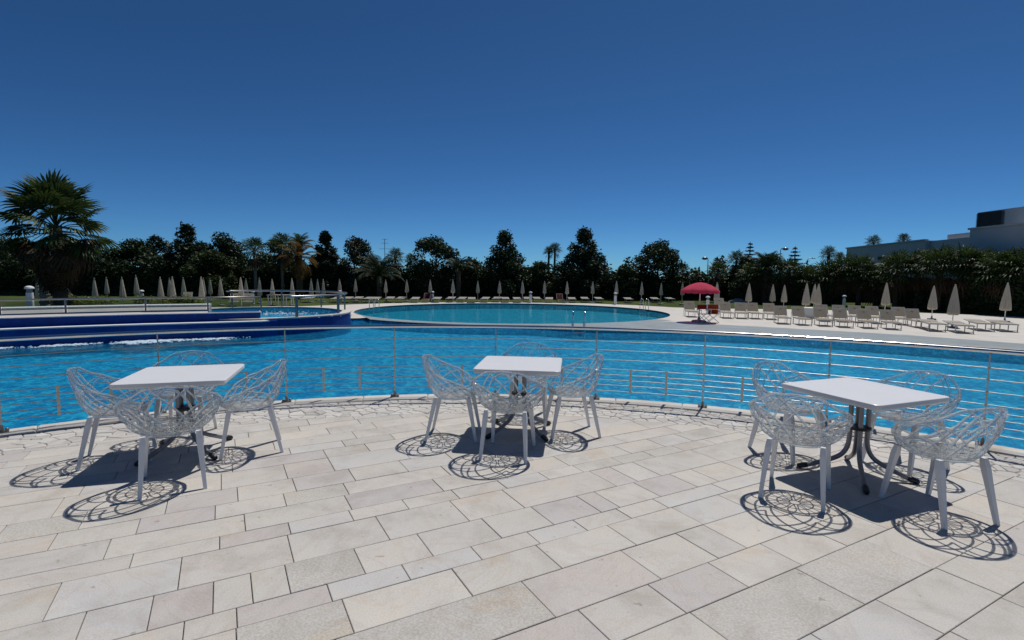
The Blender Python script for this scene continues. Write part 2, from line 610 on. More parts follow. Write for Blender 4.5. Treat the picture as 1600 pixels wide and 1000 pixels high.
circle = arc(PC, R_POOL, 0, 2 * PI * 95 / 96, 96)
big = [(-600, -300), (600, -300), (600, 900), (-600, 900)]
structure(sheet("lawn_ground", big, [main_pool, circle], Z_LAND - .02, M['lawn'], (.06, False)))
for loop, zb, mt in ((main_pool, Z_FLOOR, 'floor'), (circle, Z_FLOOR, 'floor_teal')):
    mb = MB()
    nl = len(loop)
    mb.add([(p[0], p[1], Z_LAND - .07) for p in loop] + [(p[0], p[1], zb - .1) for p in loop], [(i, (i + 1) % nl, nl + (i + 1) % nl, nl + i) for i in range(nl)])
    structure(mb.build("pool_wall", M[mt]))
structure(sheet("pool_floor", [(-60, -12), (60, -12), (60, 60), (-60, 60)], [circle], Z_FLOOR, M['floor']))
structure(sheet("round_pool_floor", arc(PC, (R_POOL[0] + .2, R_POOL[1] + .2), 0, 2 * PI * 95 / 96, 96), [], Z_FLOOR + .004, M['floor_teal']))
structure(sheet("pool_water", main_pool, [], Z_WATER, M['water']))
structure(sheet("round_pool_water", circle, [], Z_WATER + .03, M['water_calm']))

# paved decks on the far side: one sheet with real thickness, the round pool and its wet rim left open
paving = ([(36, 4)] + shore_right[1:] + ring_front + shore_left + arc(JC, R_JAC - .1, rad(48), rad(150), 12)
          + [(-24, 34), (-24, 38), (-17, 40), (-12, 45), (-7, 48.1), (0, 49.3), (7, 48.9), (11, 46.6), (13.5, 44), (17, 43.0), (24, 43), (30, 41), (38, 36), (50, 22), (50, 4)])
structure(sheet("pool_deck", paving, [circle], Z_LAND, M['deck'], (.10, True)))
# wet overflow strip along the edge of both pools
front_ring = arc(PC, (R_RING[0] - .02, R_RING[1] - .02), rad(-38), rad(-132), 40)
front_in = arc(PC, (R_POOL[0] + .05, R_POOL[1] + .05), rad(-165), rad(-38), 46)
structure(sheet("wet_pool_rim", front_ring + front_in, [], Z_LAND + .004, M['wet']))
inner = [(9.0, 30.4), (10.5, 29.2), (13.3, 27.6), (15.8, 26.0), (18.4, 24.3), (20.9, 21.6), (25, 17.0), (31, 10.4)]
strip = [(1.5, 27.1)] + [(x + .02, y + .03) for x, y in shore_right[1:-1]][::-1] + inner[::-1] + [(6.5, 29.25), (4.0, 27.9)]
structure(sheet("wet_deck_strip", strip, [], Z_LAND + .008, M['wet']))
mb = MB()
cop = [(x, y) for x, y in shore_right[1:]]
for i in range(len(cop) - 1):
    a, b = Vector(cop[i]), Vector(cop[i + 1])
    t = (b - a).normalized(); nrm = Vector((t.y, -t.x))
    q = [a - nrm * .04, b - nrm * .04, b + nrm * .28, a + nrm * .28]
    mb.prism([tuple(p) for p in q], Z_LAND - .16, Z_LAND + .014)
structure(mb.build("deck_edge_coping", M['shore']))

# terrace slab, its paving bed and the wall that drops into the water
mb = MB()
disc = arc(TC, R_EDGE - .03, rad(-10), rad(190), 120)
mb.prism(disc + [(-14, -1.6), (-14, -16), (14, -16), (14, -1.6)], -2.5, -.016, top=True)
terrace = structure(mb.build("terrace", M['grout']))
mb = MB()
mb.prism(arc(TC, R_EDGE - .05, rad(-8), rad(188), 120) + arc(TC, R_CRAZY - .03, rad(188), rad(-8), 120), -.015, -.012)
bed = structure(mb.build("broken_stone_border", M['grout_pale']))


def clip_half(poly, px, py, nx, ny):
    """keep the side where (p - P) . n <= 0"""
    out = []
    n = len(poly)
    for i in range(n):
        a, b = poly[i], poly[(i + 1) % n]
        da = (a[0] - px) * nx + (a[1] - py) * ny
        db = (b[0] - px) * nx + (b[1] - py) * ny
        if da <= 0:
            out.append(a)
        if (da < 0 < db) or (db < 0 < da):
            t = da / (da - db)
            out.append((a[0] + (b[0] - a[0]) * t, a[1] + (b[1] - a[1]) * t))
    return out


def area(poly):
    return .5 * sum(poly[i][0] * poly[(i + 1) % len(poly)][1] - poly[(i + 1) % len(poly)][0] * poly[i][1] for i in range(len(poly)))


def inset(poly, d):
    n = len(poly)
    res = list(poly)
    for i in range(n):
        a, b = poly[i], poly[(i + 1) % n]
        ex, ey = b[0] - a[0], b[1] - a[1]
        l = math.hypot(ex, ey)
        if l < 1e-7:
            continue
        nx, ny = ey / l, -ex / l
        res = clip_half(res, a[0] - nx * d, a[1] - ny * d, nx, ny)
        if len(res) < 3:
            return []
    cl = []
    for p in res:
        if not cl or math.hypot(p[0] - cl[-1][0], p[1] - cl[-1][1]) > 1e-3:
            cl.append(p)
    if len(cl) > 2 and math.hypot(cl[0][0] - cl[-1][0], cl[0][1] - cl[-1][1]) < 1e-3:
        cl.pop()
    return cl if len(cl) >= 3 else []


def slab_geo(mb, poly, z, bev, depth=.03, tilt=(0, 0)):
    cx = sum(p[0] for p in poly) / len(poly); cyy = sum(p[1] for p in poly) / len(poly)
    top = inset(poly, bev)
    if len(top) != len(poly):
        top = [(cx + (p[0] - cx) * .96, cyy + (p[1] - cyy) * .96) for p in poly]
    n = len(poly)
    zz = lambda p: z + (p[0] - cx) * tilt[0] + (p[1] - cyy) * tilt[1]
    vs = [(p[0], p[1], zz(p)) for p in top] + [(p[0], p[1], zz(p) - bev * .9) for p in poly] + [(p[0], p[1], z - depth) for p in poly]
    fs = [tuple(range(n))]
    for k in (0, n):
        fs += [(k + i, k + n + i, k + n + (i + 1) % n, k + (i + 1) % n) for i in range(n)]
    mb.add(vs, fs)


def clip_disc(poly, r):
    for k in range(120):
        a = 2 * PI * k / 120
        ca, sa = math.cos(a), math.sin(a)
        px, py = TC[0] + ca * r, TC[1] + sa * r
        if max((p[0] - px) * ca + (p[1] - py) * sa for p in poly) > 0:
            poly = clip_half(poly, px, py, ca, sa)
            if len(poly) < 3:
                return []
    return poly


def tidy(poly, eps=.012):
    out = []
    for p in poly:
        if not out or math.hypot(p[0] - out[-1][0], p[1] - out[-1][1]) > eps:
            out.append(p)
    while len(out) > 2 and math.hypot(out[0][0] - out[-1][0], out[0][1] - out[-1][1]) < eps:
        out.pop()
    return out


# course lines of the slabs, measured across the courses, and the joints seen in each course
TH = rad(28.8)
TT, NN = (math.cos(TH), math.sin(TH)), (-math.sin(TH), math.cos(TH))
lines = [-1.1, -.75, -.3, .05, .42, .72, 1.06, 1.36, 1.735, 2.01, 2.35, 2.64, 2.81, 3.115, 3.475, 3.65, 3.92, 4.16, 4.45, 4.81, 5.05, 5.25, 5.51, 5.76, 5.95, 6.2, 6.42]
joint_px = {
    5: [(1569, 936)], 6: [(1427, 966), (1515, 909)], 7: [(1110, 980), (1301, 918), (1400, 864), (1585, 822)],
    8: [(930, 978), (1046, 938), (1139, 899), (1218, 865), (1299, 842), (1365, 818)],
    9: [(549, 1080), (844, 939), (1004, 884), (1089, 852.5), (1131, 837), (1225, 803)],
    10: [(371, 1040), (544, 963), (724, 912), (860, 872), (974, 838), (1075, 806.5), (1146, 784)],
    11: [(287, 981), (371, 988), (515, 925.6), (635, 895), (746, 866), (836, 842), (909, 822), (976, 803), (1033, 787), (1122, 760.6)],
    12: [(128, 974), (235.6, 953), (333, 929), (393, 916), (449, 903), (562, 877), (665.6, 853), (771, 828), (850.6, 808), (924, 790), (954, 784), (1012, 765.6), (1067.5, 750.6), (1100, 742), (1147, 729)],
    13: [(84, 935), (281, 894), (454, 857), (600, 828), (721, 801), (807, 783), (946, 750), (979, 743), (1014, 734), (1106, 713)],
    14: [(206, 873), (343, 847), (452.5, 826), (550, 808), (636, 791), (715.6, 775.6), (790, 761), (855, 747), (909, 735.6), (970, 722.5), (1019, 711.6), (1064, 702), (1112, 691)],
    15: [(168, 856), (382.5, 817), (546, 789), (689, 762.5), (790, 744), (884, 724), (980, 705.3), (1030.6, 694)],
    16: [(84, 843), (216, 821), (336, 800.5), (445.6, 783), (543, 767.5), (702, 740), (830, 716), (973, 689)],
    17: [(9, 822.5), (133, 806), (261, 787), (371, 770.6), (460, 757.5), (550.6, 743), (633.5, 731), (707, 717)],
    18: [(95, 785.6), (345.6, 750), (445.6, 735), (517.5, 725), (634, 709)],
}
rng = random.Random(11)
slabs = []
for ci in range(len(lines) - 1):
    o0, o1 = lines[ci], lines[ci + 1]
    w = o1 - o0
    js = []
    for p in joint_px.get(ci, []):
        x, y = ground(*p)
        js.append(x * TT[0] + y * TT[1])
    js = sorted(js)
    js = [j for i, j in enumerate(js) if i == 0 or j - js[i - 1] > .1]
    step = lambda: rng.choice((.38, .48, .55, .62, .75)) * (1.15 if w > .3 else 1)
    if not js:
        js = [rng.uniform(-1, 0)]
    while js[0] > -7.5:
        js.insert(0, js[0] - step())
    while js[-1] < 9:
        js.append(js[-1] + step())
    for a, b in zip(js[:-1], js[1:]):
        slabs.append((a, b, o0, o1))
parts, rest = [], MB()
for (a, b, o0, o1) in slabs:
    poly = [(a * TT[0] + o * NN[0], a * TT[1] + o * NN[1]) for a, o in ((a, o0), (b, o0), (b, o1), (a, o1))]
    if min(p[1] for p in poly) < -.2:
        continue
    poly = clip_disc(poly, R_CRAZY)
    if len(poly) < 3 or area(poly) < .004:
        continue
    poly = tidy(inset(poly, .0024))
    if len(poly) < 3:
        continue
    c = (sum(p[0] for p in poly) / len(poly), sum(p[1] for p in poly) / len(poly))
    if c[1] < .8 or abs(c[0]) > c[1] * 1.08 + .9 or c[1] < 1.7 and rng.random() < 0:
        slab_geo(rest, poly, rng.uniform(-.001, .001), .004)
    else:
        parts.append((c, poly))
parts.sort(key=lambda q: q[0][1])
for c, poly in parts[:300]:
    mb = MB()
    lp = [(p[0] - c[0], p[1] - c[1]) for p in poly]
    slab_geo(mb, lp, rng.uniform(-.0012, .0012), .0025, tilt=(rng.uniform(-.002, .002), rng.uniform(-.002, .002)))
    u = rng.random()
    mt = M['slab_rough'] if u < .14 else M['slab_pink'] if u < .24 else M['slab_grey'] if u < .38 else M['slab']
    o = mb.build("paving_slab", mt, terrace)
    o.location = (c[0], c[1], 0)
for c, poly in parts[300:]:
    slab_geo(rest, poly, 0, .004)
o = rest.build("outlying_paving", M['slab'], terrace)
o["kind"] = "stuff"

# broken-stone border: Voronoi stones between the slabs and the coping
seeds = []
rng = random.Random(5)
a0, a1 = rad(24), rad(156)
rows = 7
dr = (R_COP - R_CRAZY) / rows
for k in range(rows):
    r = R_CRAZY + dr * (k + .5)
    st = .145 / r
    na = int((a1 - a0) / st)
    for i in range(na):
        seeds.append((r + rng.uniform(-.045, .045), a0 + (i + .5 * (k % 2) + rng.uniform(-.42, .42)) * st))
pts = [(TC[0] + r * math.cos(a), TC[1] + r * math.sin(a)) for r, a in seeds]
P = np.array(pts)
stones = []
for i, (sx, sy) in enumerate(pts):
    a = seeds[i][1]
    d = np.hypot(P[:, 0] - sx, P[:, 1] - sy)
    ca, sa = math.cos(a), math.sin(a)
    poly = []
    for (dx, dy) in ((-.5, -.5), (.5, -.5), (.5, .5), (-.5, .5)):
        poly.append((sx + dx, sy + dy))
    for j in np.argsort(d)[1:16]:
        q = pts[j]
        poly = clip_half(poly, (sx + q[0]) / 2, (sy + q[1]) / 2, q[0] - sx, q[1] - sy)
        if len(poly) < 3:
            break
    if len(poly) < 3:
        continue
    # inner and outer rim of the border
    poly = clip_half(poly, TC[0] + ca * R_COP, TC[1] + sa * R_COP, ca, sa)
    poly = clip_half(poly, TC[0] + ca * R_CRAZY, TC[1] + sa * R_CRAZY, -ca, -sa)
    poly = tidy(inset(poly, .0036), .014)
    if len(poly) >= 3 and area(poly) > .002:
        stones.append((sy, (sx, sy), poly))
left = MB()
vis = [s for s in stones if abs(s[1][0]) < s[1][1] * 1.02]
vis.sort(key=lambda s: -area(s[2]) / s[1][1] ** 3)
keep = set(id(s) for s in vis[:300])
for s in stones:
    z = rng.uniform(-.004, .003)
    if id(s) in keep:
        mb = MB()
        lp = [(p[0] - s[1][0], p[1] - s[1][1]) for p in s[2]]
        slab_geo(mb, lp, z, .006, tilt=(rng.uniform(-.03, .03), rng.uniform(-.03, .03)))
        o = mb.build("border_stone", M['crazy'], bed)
        o.location = (s[1][0], s[1][1], 0)
    else:
        slab_geo(left, s[2], z, .007)
o = left.build("outlying_border_stones", M['crazy'], bed)
o["kind"] = "stuff"

# coping stones, one by one, round the edge
n_cop = 26
for i in range(n_cop):
    b0 = rad(5) + rad(170) * i / n_cop + .0006
    b1 = rad(5) + rad(170) * (i + 1) / n_cop - .0006
    poly = arc(TC, R_EDGE, b0, b1, 6) + arc(TC, R_COP + .006, b1, b0, 6)
    mb = MB()
    slab_geo(mb, poly, .012, .008, depth=.07)
    mb.build("coping_stone", M['coping'], terrace)

# ------------------------------------------------------------------ stainless railing on the coping
H_RAIL = .969
A0, DA = -.7208, .1827
rail = thing("pool_railing", "curved stainless steel railing with thin horizontal rods along the terrace edge", "railing", (TC[0], TC[1], 0))


def rpt(a, z, r=R_POST):
    return (r * math.sin(a), r * math.cos(a), z)


mb = MB()
angs = [A0 - 2.2 * DA + (12.4 * DA) * i / 320 for i in range(321)]
mb.tube([rpt(a, H_RAIL - .022) for a in angs], .0235, 12)
mb.build("top_rail", M['steel_bright'], rail, True)
for z in (.783, .668, .5435, .419, .346, .277, .208, .13):
    mb = MB()
    mb.tube([rpt(a, z, R_POST - .012) for a in angs], .0046, 6)
    mb.build("rod", M['steel'], rail, True)
post = None
for i in range(-2, 11):
    a = A0 + DA * i
    if post is None:
        mb = MB()
        mb.box((0, 0, (H_RAIL - .045 + .012) / 2), (.012, .042, H_RAIL - .045 - .012))
        for z in (.783, .668, .5435, .419, .346, .277, .208, .13):
            mb.box((0, -.010, z), (.026, .03, .018))
        post = mb.mesh("post", M['steel'])
        mb = MB()
        mb.box((0, 0, .018), (.11, .10, .012))
        for sx in (-1, 1):
            for sy in (-1, 1):
                mb.lathe([(.012, 0), (.012, .014), (.006, .018)], (sx * .038, sy * .034, .024), 8)
        mb.box((0, 0, .05), (.03, .06, .06))
        foot = mb.mesh("base_plate", M['steel_dark'])
        mb = MB()
        mb.box((0, 0, .2745), (.024, .018, .31))
        for z in (.419, .346, .277, .208, .13):
            mb.box((0, -.002, z), (.032, .022, .022))
        clip = mb.mesh("rod_spacer", M['steel'])
    o = link("post", post, rail); o.location = rpt(a, 0); o.rotation_euler = (0, 0, -a)
    f = link("base_plate", foot, o)
    for k in (1, 2):
        if i < 10:
            b = a + DA * k / 3
            c = link("rod_spacer", clip, rail); c.location = rpt(b, 0, R_POST - .012); c.rotation_euler = (0, 0, -b)

# ------------------------------------------------------------------ tables
def make_table():
    t = thing("bistro_table", "white table", "table")
    s, hgt, th, cr = .425, .7295, .045, .045
    def rrect(h, c, n=5):
        out = []
        for (sx, sy, st) in ((1, -1, -90), (1, 1, 0), (-1, 1, 90), (-1, -1, 180)):
            for k in range(n + 1):
                a = rad(st + 90 * k / n)
                out.append((sx * (h - c) + c * math.cos(a), sy * (h - c) + c * math.sin(a)))
        return out
    mb = MB()
    loops = [(s - .012, hgt - th), (s - .003, hgt - th + .006), (s, hgt - th + .014), (s, hgt - .008), (s - .002, hgt - .003), (s - .007, hgt)]
    vs, fs = [], []
    n = len(rrect(s, cr))
    for h, z in loops:
        vs += [(p[0], p[1], z) for p in rrect(h, cr)]
    for i in range(len(loops) - 1):
        fs += [(i * n + k, i * n + (k + 1) % n, (i + 1) * n + (k + 1) % n, (i + 1) * n + k) for k in range(n)]
    fs.append(tuple(range(n))[::-1]); fs.append(tuple((len(loops) - 1) * n + k for k in range(n)))
    mb.add(vs, fs)
    mb.build("tabletop", M['laminate'], t)
    mb = MB()
    mb.box((0, 0, hgt - th - .012), (.34, .05, .024)); mb.box((0, 0, hgt - th - .0125), (.05, .34, .021))
    mb.lathe([(.085, 0), (.085, .03), (.075, .035)], (0, 0, hgt - th - .06), 20)
    mb.build("top_bracket", M['black'], t)
    mb = MB()
    mb.lathe([(.088, 0), (.09, .006), (.09, .016), (.088, .022)], (0, 0, .40), 20)
    mb.build("collar", M['black'], t)
    for k in range(4):
        a = rad(45 + 90 * k)
        path = [(.062, .66), (.062, .40), (.063, .31), (.075, .235), (.11, .17), (.17, .125), (.25, .085), (.34, .045), (.40, .022)]
        # smooth the bend
        P2 = []
        for i in range(len(path) - 1):
            for j in range(3):
                u = j / 3
                p0, p1, p2, p3 = path[max(i - 1, 0)], path[i], path[i + 1], path[min(i + 2, len(path) - 1)]
                P2.append(tuple(.5 * (2 * p1[q] + (p2[q] - p0[q]) * u + (2 * p0[q] - 5 * p1[q] + 4 * p2[q] - p3[q]) * u * u + (3 * p1[q] - p0[q] - 3 * p2[q] + p3[q]) * u ** 3) for q in (0, 1)))
        P2.append(path[-1])
        mb = MB()
        mb.tube([(r * math.cos(a), r * math.sin(a), z) for r, z in P2], .019, 10, up=(-math.sin(a), math.cos(a), 0))
        leg = mb.build("leg", M['tube_grey'], t, True)
        mb = MB()
        mb.tube([(r * math.cos(a), r * math.sin(a), z) for r, z in ((.355, .040), (.38, .032), (.42, .020), (.435, .018))], [.022, .024, .022, .014], 10)
        mb.build("foot_cap", M['black'], leg, True)
    return t


tables = [(-2.953, 4.702, .2831, "white square bistro table before the blue waterfall tiers, nearest the big fan palm"),
          (.0917, 5.4295, -.1151, "white square bistro table in the middle, between the two other tables"),
          (2.8826, 4.2871, .3748, "white square bistro table with its four curved grey legs in plain view, nearest the loungers")]
tb = make_table()
for i, (x, y, r, lab) in enumerate(tables):
    place(tb, i == 0, lab, (x, y, .001), r, 1.0, "white bistro tables on the terrace")


# ------------------------------------------------------------------ clear lattice armchairs
def shell_point(phi, t):
    """phi = 0 at the middle of the back (towards -y), +-pi at the front; t from seat edge to rim"""
    a = abs((phi + PI) % (2 * PI) - PI)
    # rim height round the shell
    knots = [(0, .815), (.45, .80), (.95, .715), (1.45, .640), (1.9, .585), (2.3, .515), (2.65, .462), (PI, .452)]
    for (a0_, h0), (a1_, h1) in zip(knots[:-1], knots[1:]):
        if a <= a1_ + 1e-9:
            u = (a - a0_) / (a1_ - a0_)
            u = u * u * (3 - 2 * u) * .5 + u * .5
            h = h0 + (h1 - h0) * u
            break
    c, s = math.cos(phi), math.sin(phi)
    ry = .205 if c > 0 else .215
    sx, sy = .215 * s, -ry * c
    k = max(0, math.cos(a / 2)) ** .8
    grow = .030 + .065 * k + .040 * math.exp(-((a - 1.35) / .6) ** 2)
    rise = h - .44
    tt = min(1, t)
    g = grow * (math.sin(tt * PI / 2) ** .85) + .035 * k * max(0, tt - .45)
    return Vector((sx + s * g * .95, sy - c * g * (1.0 if c > 0 else .35), .44 + rise * tt ** 1.15))


def make_chair():
    ch = thing("lattice_armchair", "clear armchair", "chair")
    mb = MB()
    # rim, doubled like the moulded edge
    n = 72
    mb.tube([shell_point(2 * PI * k / n, 1) for k in range(n)], .0125, 7, True)
    mb.tube([shell_point(2 * PI * k / n, .0) for k in range(n)], .0105, 6, True)
    # interlaced arcs of back and arms
    m = 10
    for i in range(m):
        ph = 2 * PI * i / m
        a = abs((ph + PI) % (2 * PI) - PI)
        if a > 2.75:
            continue
        for sg in (-1, 1):
            lean = 1.05 - .3 * (a / PI)
            path = []
            for k in range(13):
                t = k / 12
                q = ph + sg * lean * (t ** 1.35) * 1.05
                path.append(shell_point(q, t))
            mb.tube(path, .0108, 6, cap=False, flat=.7)
    # a second, rounder family that closes into scallops under the rim
    for i in range(3):
        mid = -1.25 + 2.5 * i / 2
        path = []
        for k in range(17):
            u = -1 + 2 * k / 16
            path.append(shell_point(mid + u * .62, .96 - .62 * u * u))
        mb.tube(path, .0108, 6, cap=False, flat=.7)
    mb.build("lattice_shell", M['clear'], ch, True)
    # seat: flower of radial loops between a small and a large ring
    sb = MB()
    def seat(r, a):
        ry = .215 if math.sin(a) > 0 else .205
        return (.215 * r * math.cos(a), ry * r * math.sin(a), .437 - .018 * (1 - r * r))
    for r in (.17, .55):
        sb.tube([seat(r, 2 * PI * k / 36) for k in range(36)], .006, 5, True)
    for i in range(12):
        a = 2 * PI * i / 12
        for sg in (-1, 1):
            sb.tube([seat(.17 + .83 * k / 8, a + sg * .20 * math.sin(PI * k / 8)) for k in range(9)], .0055, 5, cap=False)
    sb.build("seat_lattice", M['clear'], ch, True)
    # light grey frame: ring rails under the seat and four square tapered legs
    fb = MB()
    fb.tube([(.186 * math.cos(2 * PI * k / 40), -.004 + .182 * math.sin(2 * PI * k / 40), .420) for k in range(40)], .011, 8, True)
    fb.build("seat_ring", M['clear'], ch, True)
    for sx in (-1, 1):
        for sy in (-1, 1):
            top = Vector((sx * .175, .155 if sy > 0 else -.165, .432))
            bot = Vector((sx * .205, .235 if sy > 0 else -.262, 0))
            lb = MB()
            vs = []
            for p, w in ((bot, .0125), (bot + (top - bot) * .5, .0165), (top - (top - bot).normalized() * .06, .021), (top, .016)):
                vs += [p + Vector((dx * w, dy * w, 0)) for dx, dy in ((-1, -1), (1, -1), (1, 1), (-1, 1))]
            fs = [(3, 2, 1, 0), (12, 13, 14, 15)]
            for q in range(3):
                fs += [(q * 4 + k, q * 4 + (k + 1) % 4, q * 4 + 4 + (k + 1) % 4, q * 4 + 4 + k) for k in range(4)]
            lb.add(vs, fs)
            lb.build("leg", M['leg'], ch)
    return ch


C0, C1, C2 = tables[0], tables[1], tables[2]
chairs = [
    (-2.63, 4.01, 31, "clear lattice armchair, back turned to us, at the table beside the waterfall tiers"),
    (-3.43, 4.53, 28 - 90, "clear lattice armchair at the outer end of the table nearest the big fan palm"),
    (-2.42, 4.79, 206 - 90, "clear lattice armchair pulled up between the waterfall-side table and the middle table"),
    (-3.23, 5.14, 196, "clear lattice armchair behind the waterfall-side table, only its back rim above the tabletop"),
    (-.02, 4.785, -11, "clear lattice armchair on the near side of the middle table, back turned to us"),
    (-.57, 5.28, -92, "clear lattice armchair at the middle table, side facing the waterfall-side table"),
    (.62, 5.42, 97, "clear lattice armchair at the middle table, side facing the table with curved legs in view"),
    (.20, 6.08, 174, "clear lattice armchair between the middle table and the railing"),
    (2.19, 3.93, -35, "clear lattice armchair on the near corner of the curved-leg table, facing away from us"),
    (3.03, 3.65, 9, "clear lattice armchair nearest to us of all, in side view with its lattice back raised"),
    (2.60, 4.83, 201, "clear lattice armchair behind the curved-leg table, toward the middle table"),
    (3.46, 4.54, 111, "clear lattice armchair between the curved-leg table and the railing, half hidden by the tabletop"),
]
ch0 = make_chair()
for i, (x, y, deg, lab) in enumerate(chairs):
    place(ch0, i == 0, lab, (x, y, .001), rad(deg), 1.0, "clear lattice armchairs round the tables")

# ------------------------------------------------------------------ waterfall tiers, jacuzzi and white bench wall
def offset_line(line, d):
    out = []
    for i, p in enumerate(line):
        a, b = Vector(line[max(i - 1, 0)]), Vector(line[min(i + 1, len(line) - 1)])
        t = (b - a).normalized()
        out.append((p[0] + t.y * d, p[1] - t.x * d))
    return out


front = [(-10.35, 23.25), (-10.6, 22.98)] + tier_curve
l0 = front
l1 = offset_line(front, .75)
l2 = offset_line(front, 1.75)
l3 = offset_line(front, 2.15)
falls = thing("waterfall_tiers", "two dark blue mosaic tiers with white lips stepping down into the pool", "waterfall")


def band(name, a, b, z0, z1, mat, parent):
    mb = MB()
    poly = list(a) + list(b)[::-1]
    n = len(poly)
    mb.add([(p[0], p[1], z0) for p in poly] + [(p[0], p[1], z1) for p in poly], [(i, (i + 1) % n, n + (i + 1) % n, n + i) for i in range(n)])
    k = len(a)
    mb.add([(p[0], p[1], z1) for p in poly], [(i, i + 1, n - 2 - i, n - 1 - i) for i in range(k - 1)])
    return mb.build(name, mat, parent)


band("lower_tier", l0, offset_line(front, .77), -2.3, -.50, M['navy'], falls)
band("lip", offset_line(front[1:], -.03), offset_line(front[1:], .36), -.53, -.485, M['white_paint'], falls)
band("upper_tier", l1[2:], l2[2:], -2.3, -.14, M['navy'], falls)
band("lip", offset_line(front[2:], .72), offset_line(front[2:], .86), -.165, -.128, M['white_paint'], falls)
# foam where the water slides down
fo = MB()
rng = random.Random(3)
fl = offset_line(front[1:], -.30)
dense = []
for i in range(len(fl) - 1):
    for k in range(30):
        u = k / 30
        dense.append((fl[i][0] + (fl[i + 1][0] - fl[i][0]) * u, fl[i][1] + (fl[i + 1][1] - fl[i][1]) * u))
for (x, y) in dense:
    lump = .5 + .5 * math.sin(x * 2.1) * math.sin(x * .83 + 1)
    if x > -10.9 or lump < .3 and rng.random() < .6:
        continue
    for k in range(int(3 + 16 * lump)):
        r = rng.uniform(.02, .09) * (.4 + 1.1 * lump)
        px, py = x + rng.uniform(-.16, .16), y - .1 + rng.gauss(0, .15 + .25 * lump)
        fo.lathe([(r * .9, -.03), (r, 0), (r * .7, r * .16), (r * .3, r * .24)], (px, py, Z_WATER), 6)
foam = fo.build("foam", M['foam'], None, True)
foam["kind"] = "stuff"
foam["label"] = "white foam where the waterfall meets the pool"

bw = offset_line(front[2:], 2.0)
bench = thing("white_bench_wall", "low white curved bench wall behind the blue waterfall tiers", "wall")
dense_front = []
for i in range(2, len(front) - 1):
    for k in range(6):
        u = k / 6
        dense_front.append((front[i][0] + (front[i + 1][0] - front[i][0]) * u, front[i][1] + (front[i + 1][1] - front[i][1]) * u))
dense_front.append(front[-1])
b_in = offset_line(dense_front[8:], 1.78)
b_out = offset_line(dense_front[8:], 2.5)
mb = MB()
prof_b = [offset_line(dense_front[6:], .86), offset_line(dense_front[6:], 1.70), offset_line(dense_front[6:], 2.5), offset_line(dense_front[6:], 2.5)]
nb_ = len(prof_b[0])
for ln, z in zip(prof_b, (-.137, .10, .10, -1.1)):
    mb.v += [(p[0], p[1], z) for p in ln]
for q in range(3):
    for i in range(nb_ - 1):
        mb.f.append((q * nb_ + i, (q + 1) * nb_ + i, (q + 1) * nb_ + i + 1, q * nb_ + i + 1)); mb.m.append(0)
mb.f.append((0, nb_, 2 * nb_, 3 * nb_)); mb.m.append(0)
mb.build("wall_body", M['bench'], bench)
band("seat_slab", offset_line(dense_front[6:], 1.66), offset_line(dense_front[6:], 2.54), .102, .17, M['white_paint'], bench)

jac = thing("jacuzzi", "round raised blue whirlpool with pale rim beside the waterfall tiers", "pool", (JC[0], JC[1], 0))
mb = MB()
n = 72
Rr = R_JAC
prof = [(Rr, -2.3), (Rr, -.47), (Rr - .02, -.47)]
vs, fs = [], []
for r, z in [(Rr, -2.3), (Rr, -.47), (Rr - .42, -.47), (Rr - .42, -1.3)]:
    vs += [(r * math.cos(2 * PI * k / n), r * math.sin(2 * PI * k / n), z) for k in range(n)]
for i in range(3):
    fs += [(i * n + k, i * n + (k + 1) % n, (i + 1) * n + (k + 1) % n, (i + 1) * n + k) for k in range(n)]
fs.append(tuple(3 * n + k for k in range(n)))
mb.add(vs, fs)
mb.build("basin", M['navy'], jac)
mb = MB()
vs, fs = [], []
for r, z in [(Rr + .04, -.469), (Rr + .04, -.41), (Rr - .44, -.41), (Rr - .44, -.469)]:
    vs += [(r * math.cos(2 * PI * k / n), r * math.sin(2 * PI * k / n), z) for k in range(n)]
for i in range(3):
    fs += [(i * n + k, i * n + (k + 1) % n, (i + 1) * n + (k + 1) % n, (i + 1) * n + k) for k in range(n)]
mb.add(vs, fs)
mb.build("rim", M['deck'], jac)
mb = MB()
mb.add([(3.9 * math.cos(2 * PI * k / n), 3.9 * math.sin(2 * PI * k / n), -.8) for k in range(n)], [tuple(range(n))])
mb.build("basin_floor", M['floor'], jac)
mb = MB()
mb.add([((Rr - .43) * math.cos(2 * PI * k / n), (Rr - .43) * math.sin(2 * PI * k / n), -.45) for k in range(n)], [tuple(range(n))])
mb.build("whirlpool_water", M['water'], jac)
mb = MB()
rng = random.Random(8)
for k in range(260):
    a = rng.uniform(0, 2 * PI); r = abs(rng.gauss(0, 1.2))
    if r > 3.9:
        continue
    q = rng.uniform(.02, .07)
    mb.lathe([(q, -.02), (q * .8, q * .15), (q * .3, q * .25)], (r * math.cos(a) * 1.6 + 1.2, r * math.sin(a) * .7 - .6, -.45), 6)
o = mb.build("bubbling_foam", M['foam'], jac, True)
o["kind"] = "stuff"

# grab rail round the jacuzzi
jr = thing("jacuzzi_railing", "steel handrail on posts standing round the whirlpool rim", "railing", (JC[0], JC[1], 0))
mb = MB()
ja = [rad(-50 + 190 * i / 60) for i in range(61)]
mb.tube([((R_JAC - .2) * math.cos(a), (R_JAC - .2) * math.sin(a), .53) for a in ja], .045, 8)
mb.build("handrail", M['steel'], jr, True)
for d in (-44, -8, 30, 66, 100, 136):
    a = rad(d)
    mb = MB()
    mb.tube([((R_JAC - .2) * math.cos(a), (R_JAC - .2) * math.sin(a), z) for z in (-.41, .5)], .07 if d < 10 else .045, 8)
    mb.build("post", M['tube_grey'], jr)

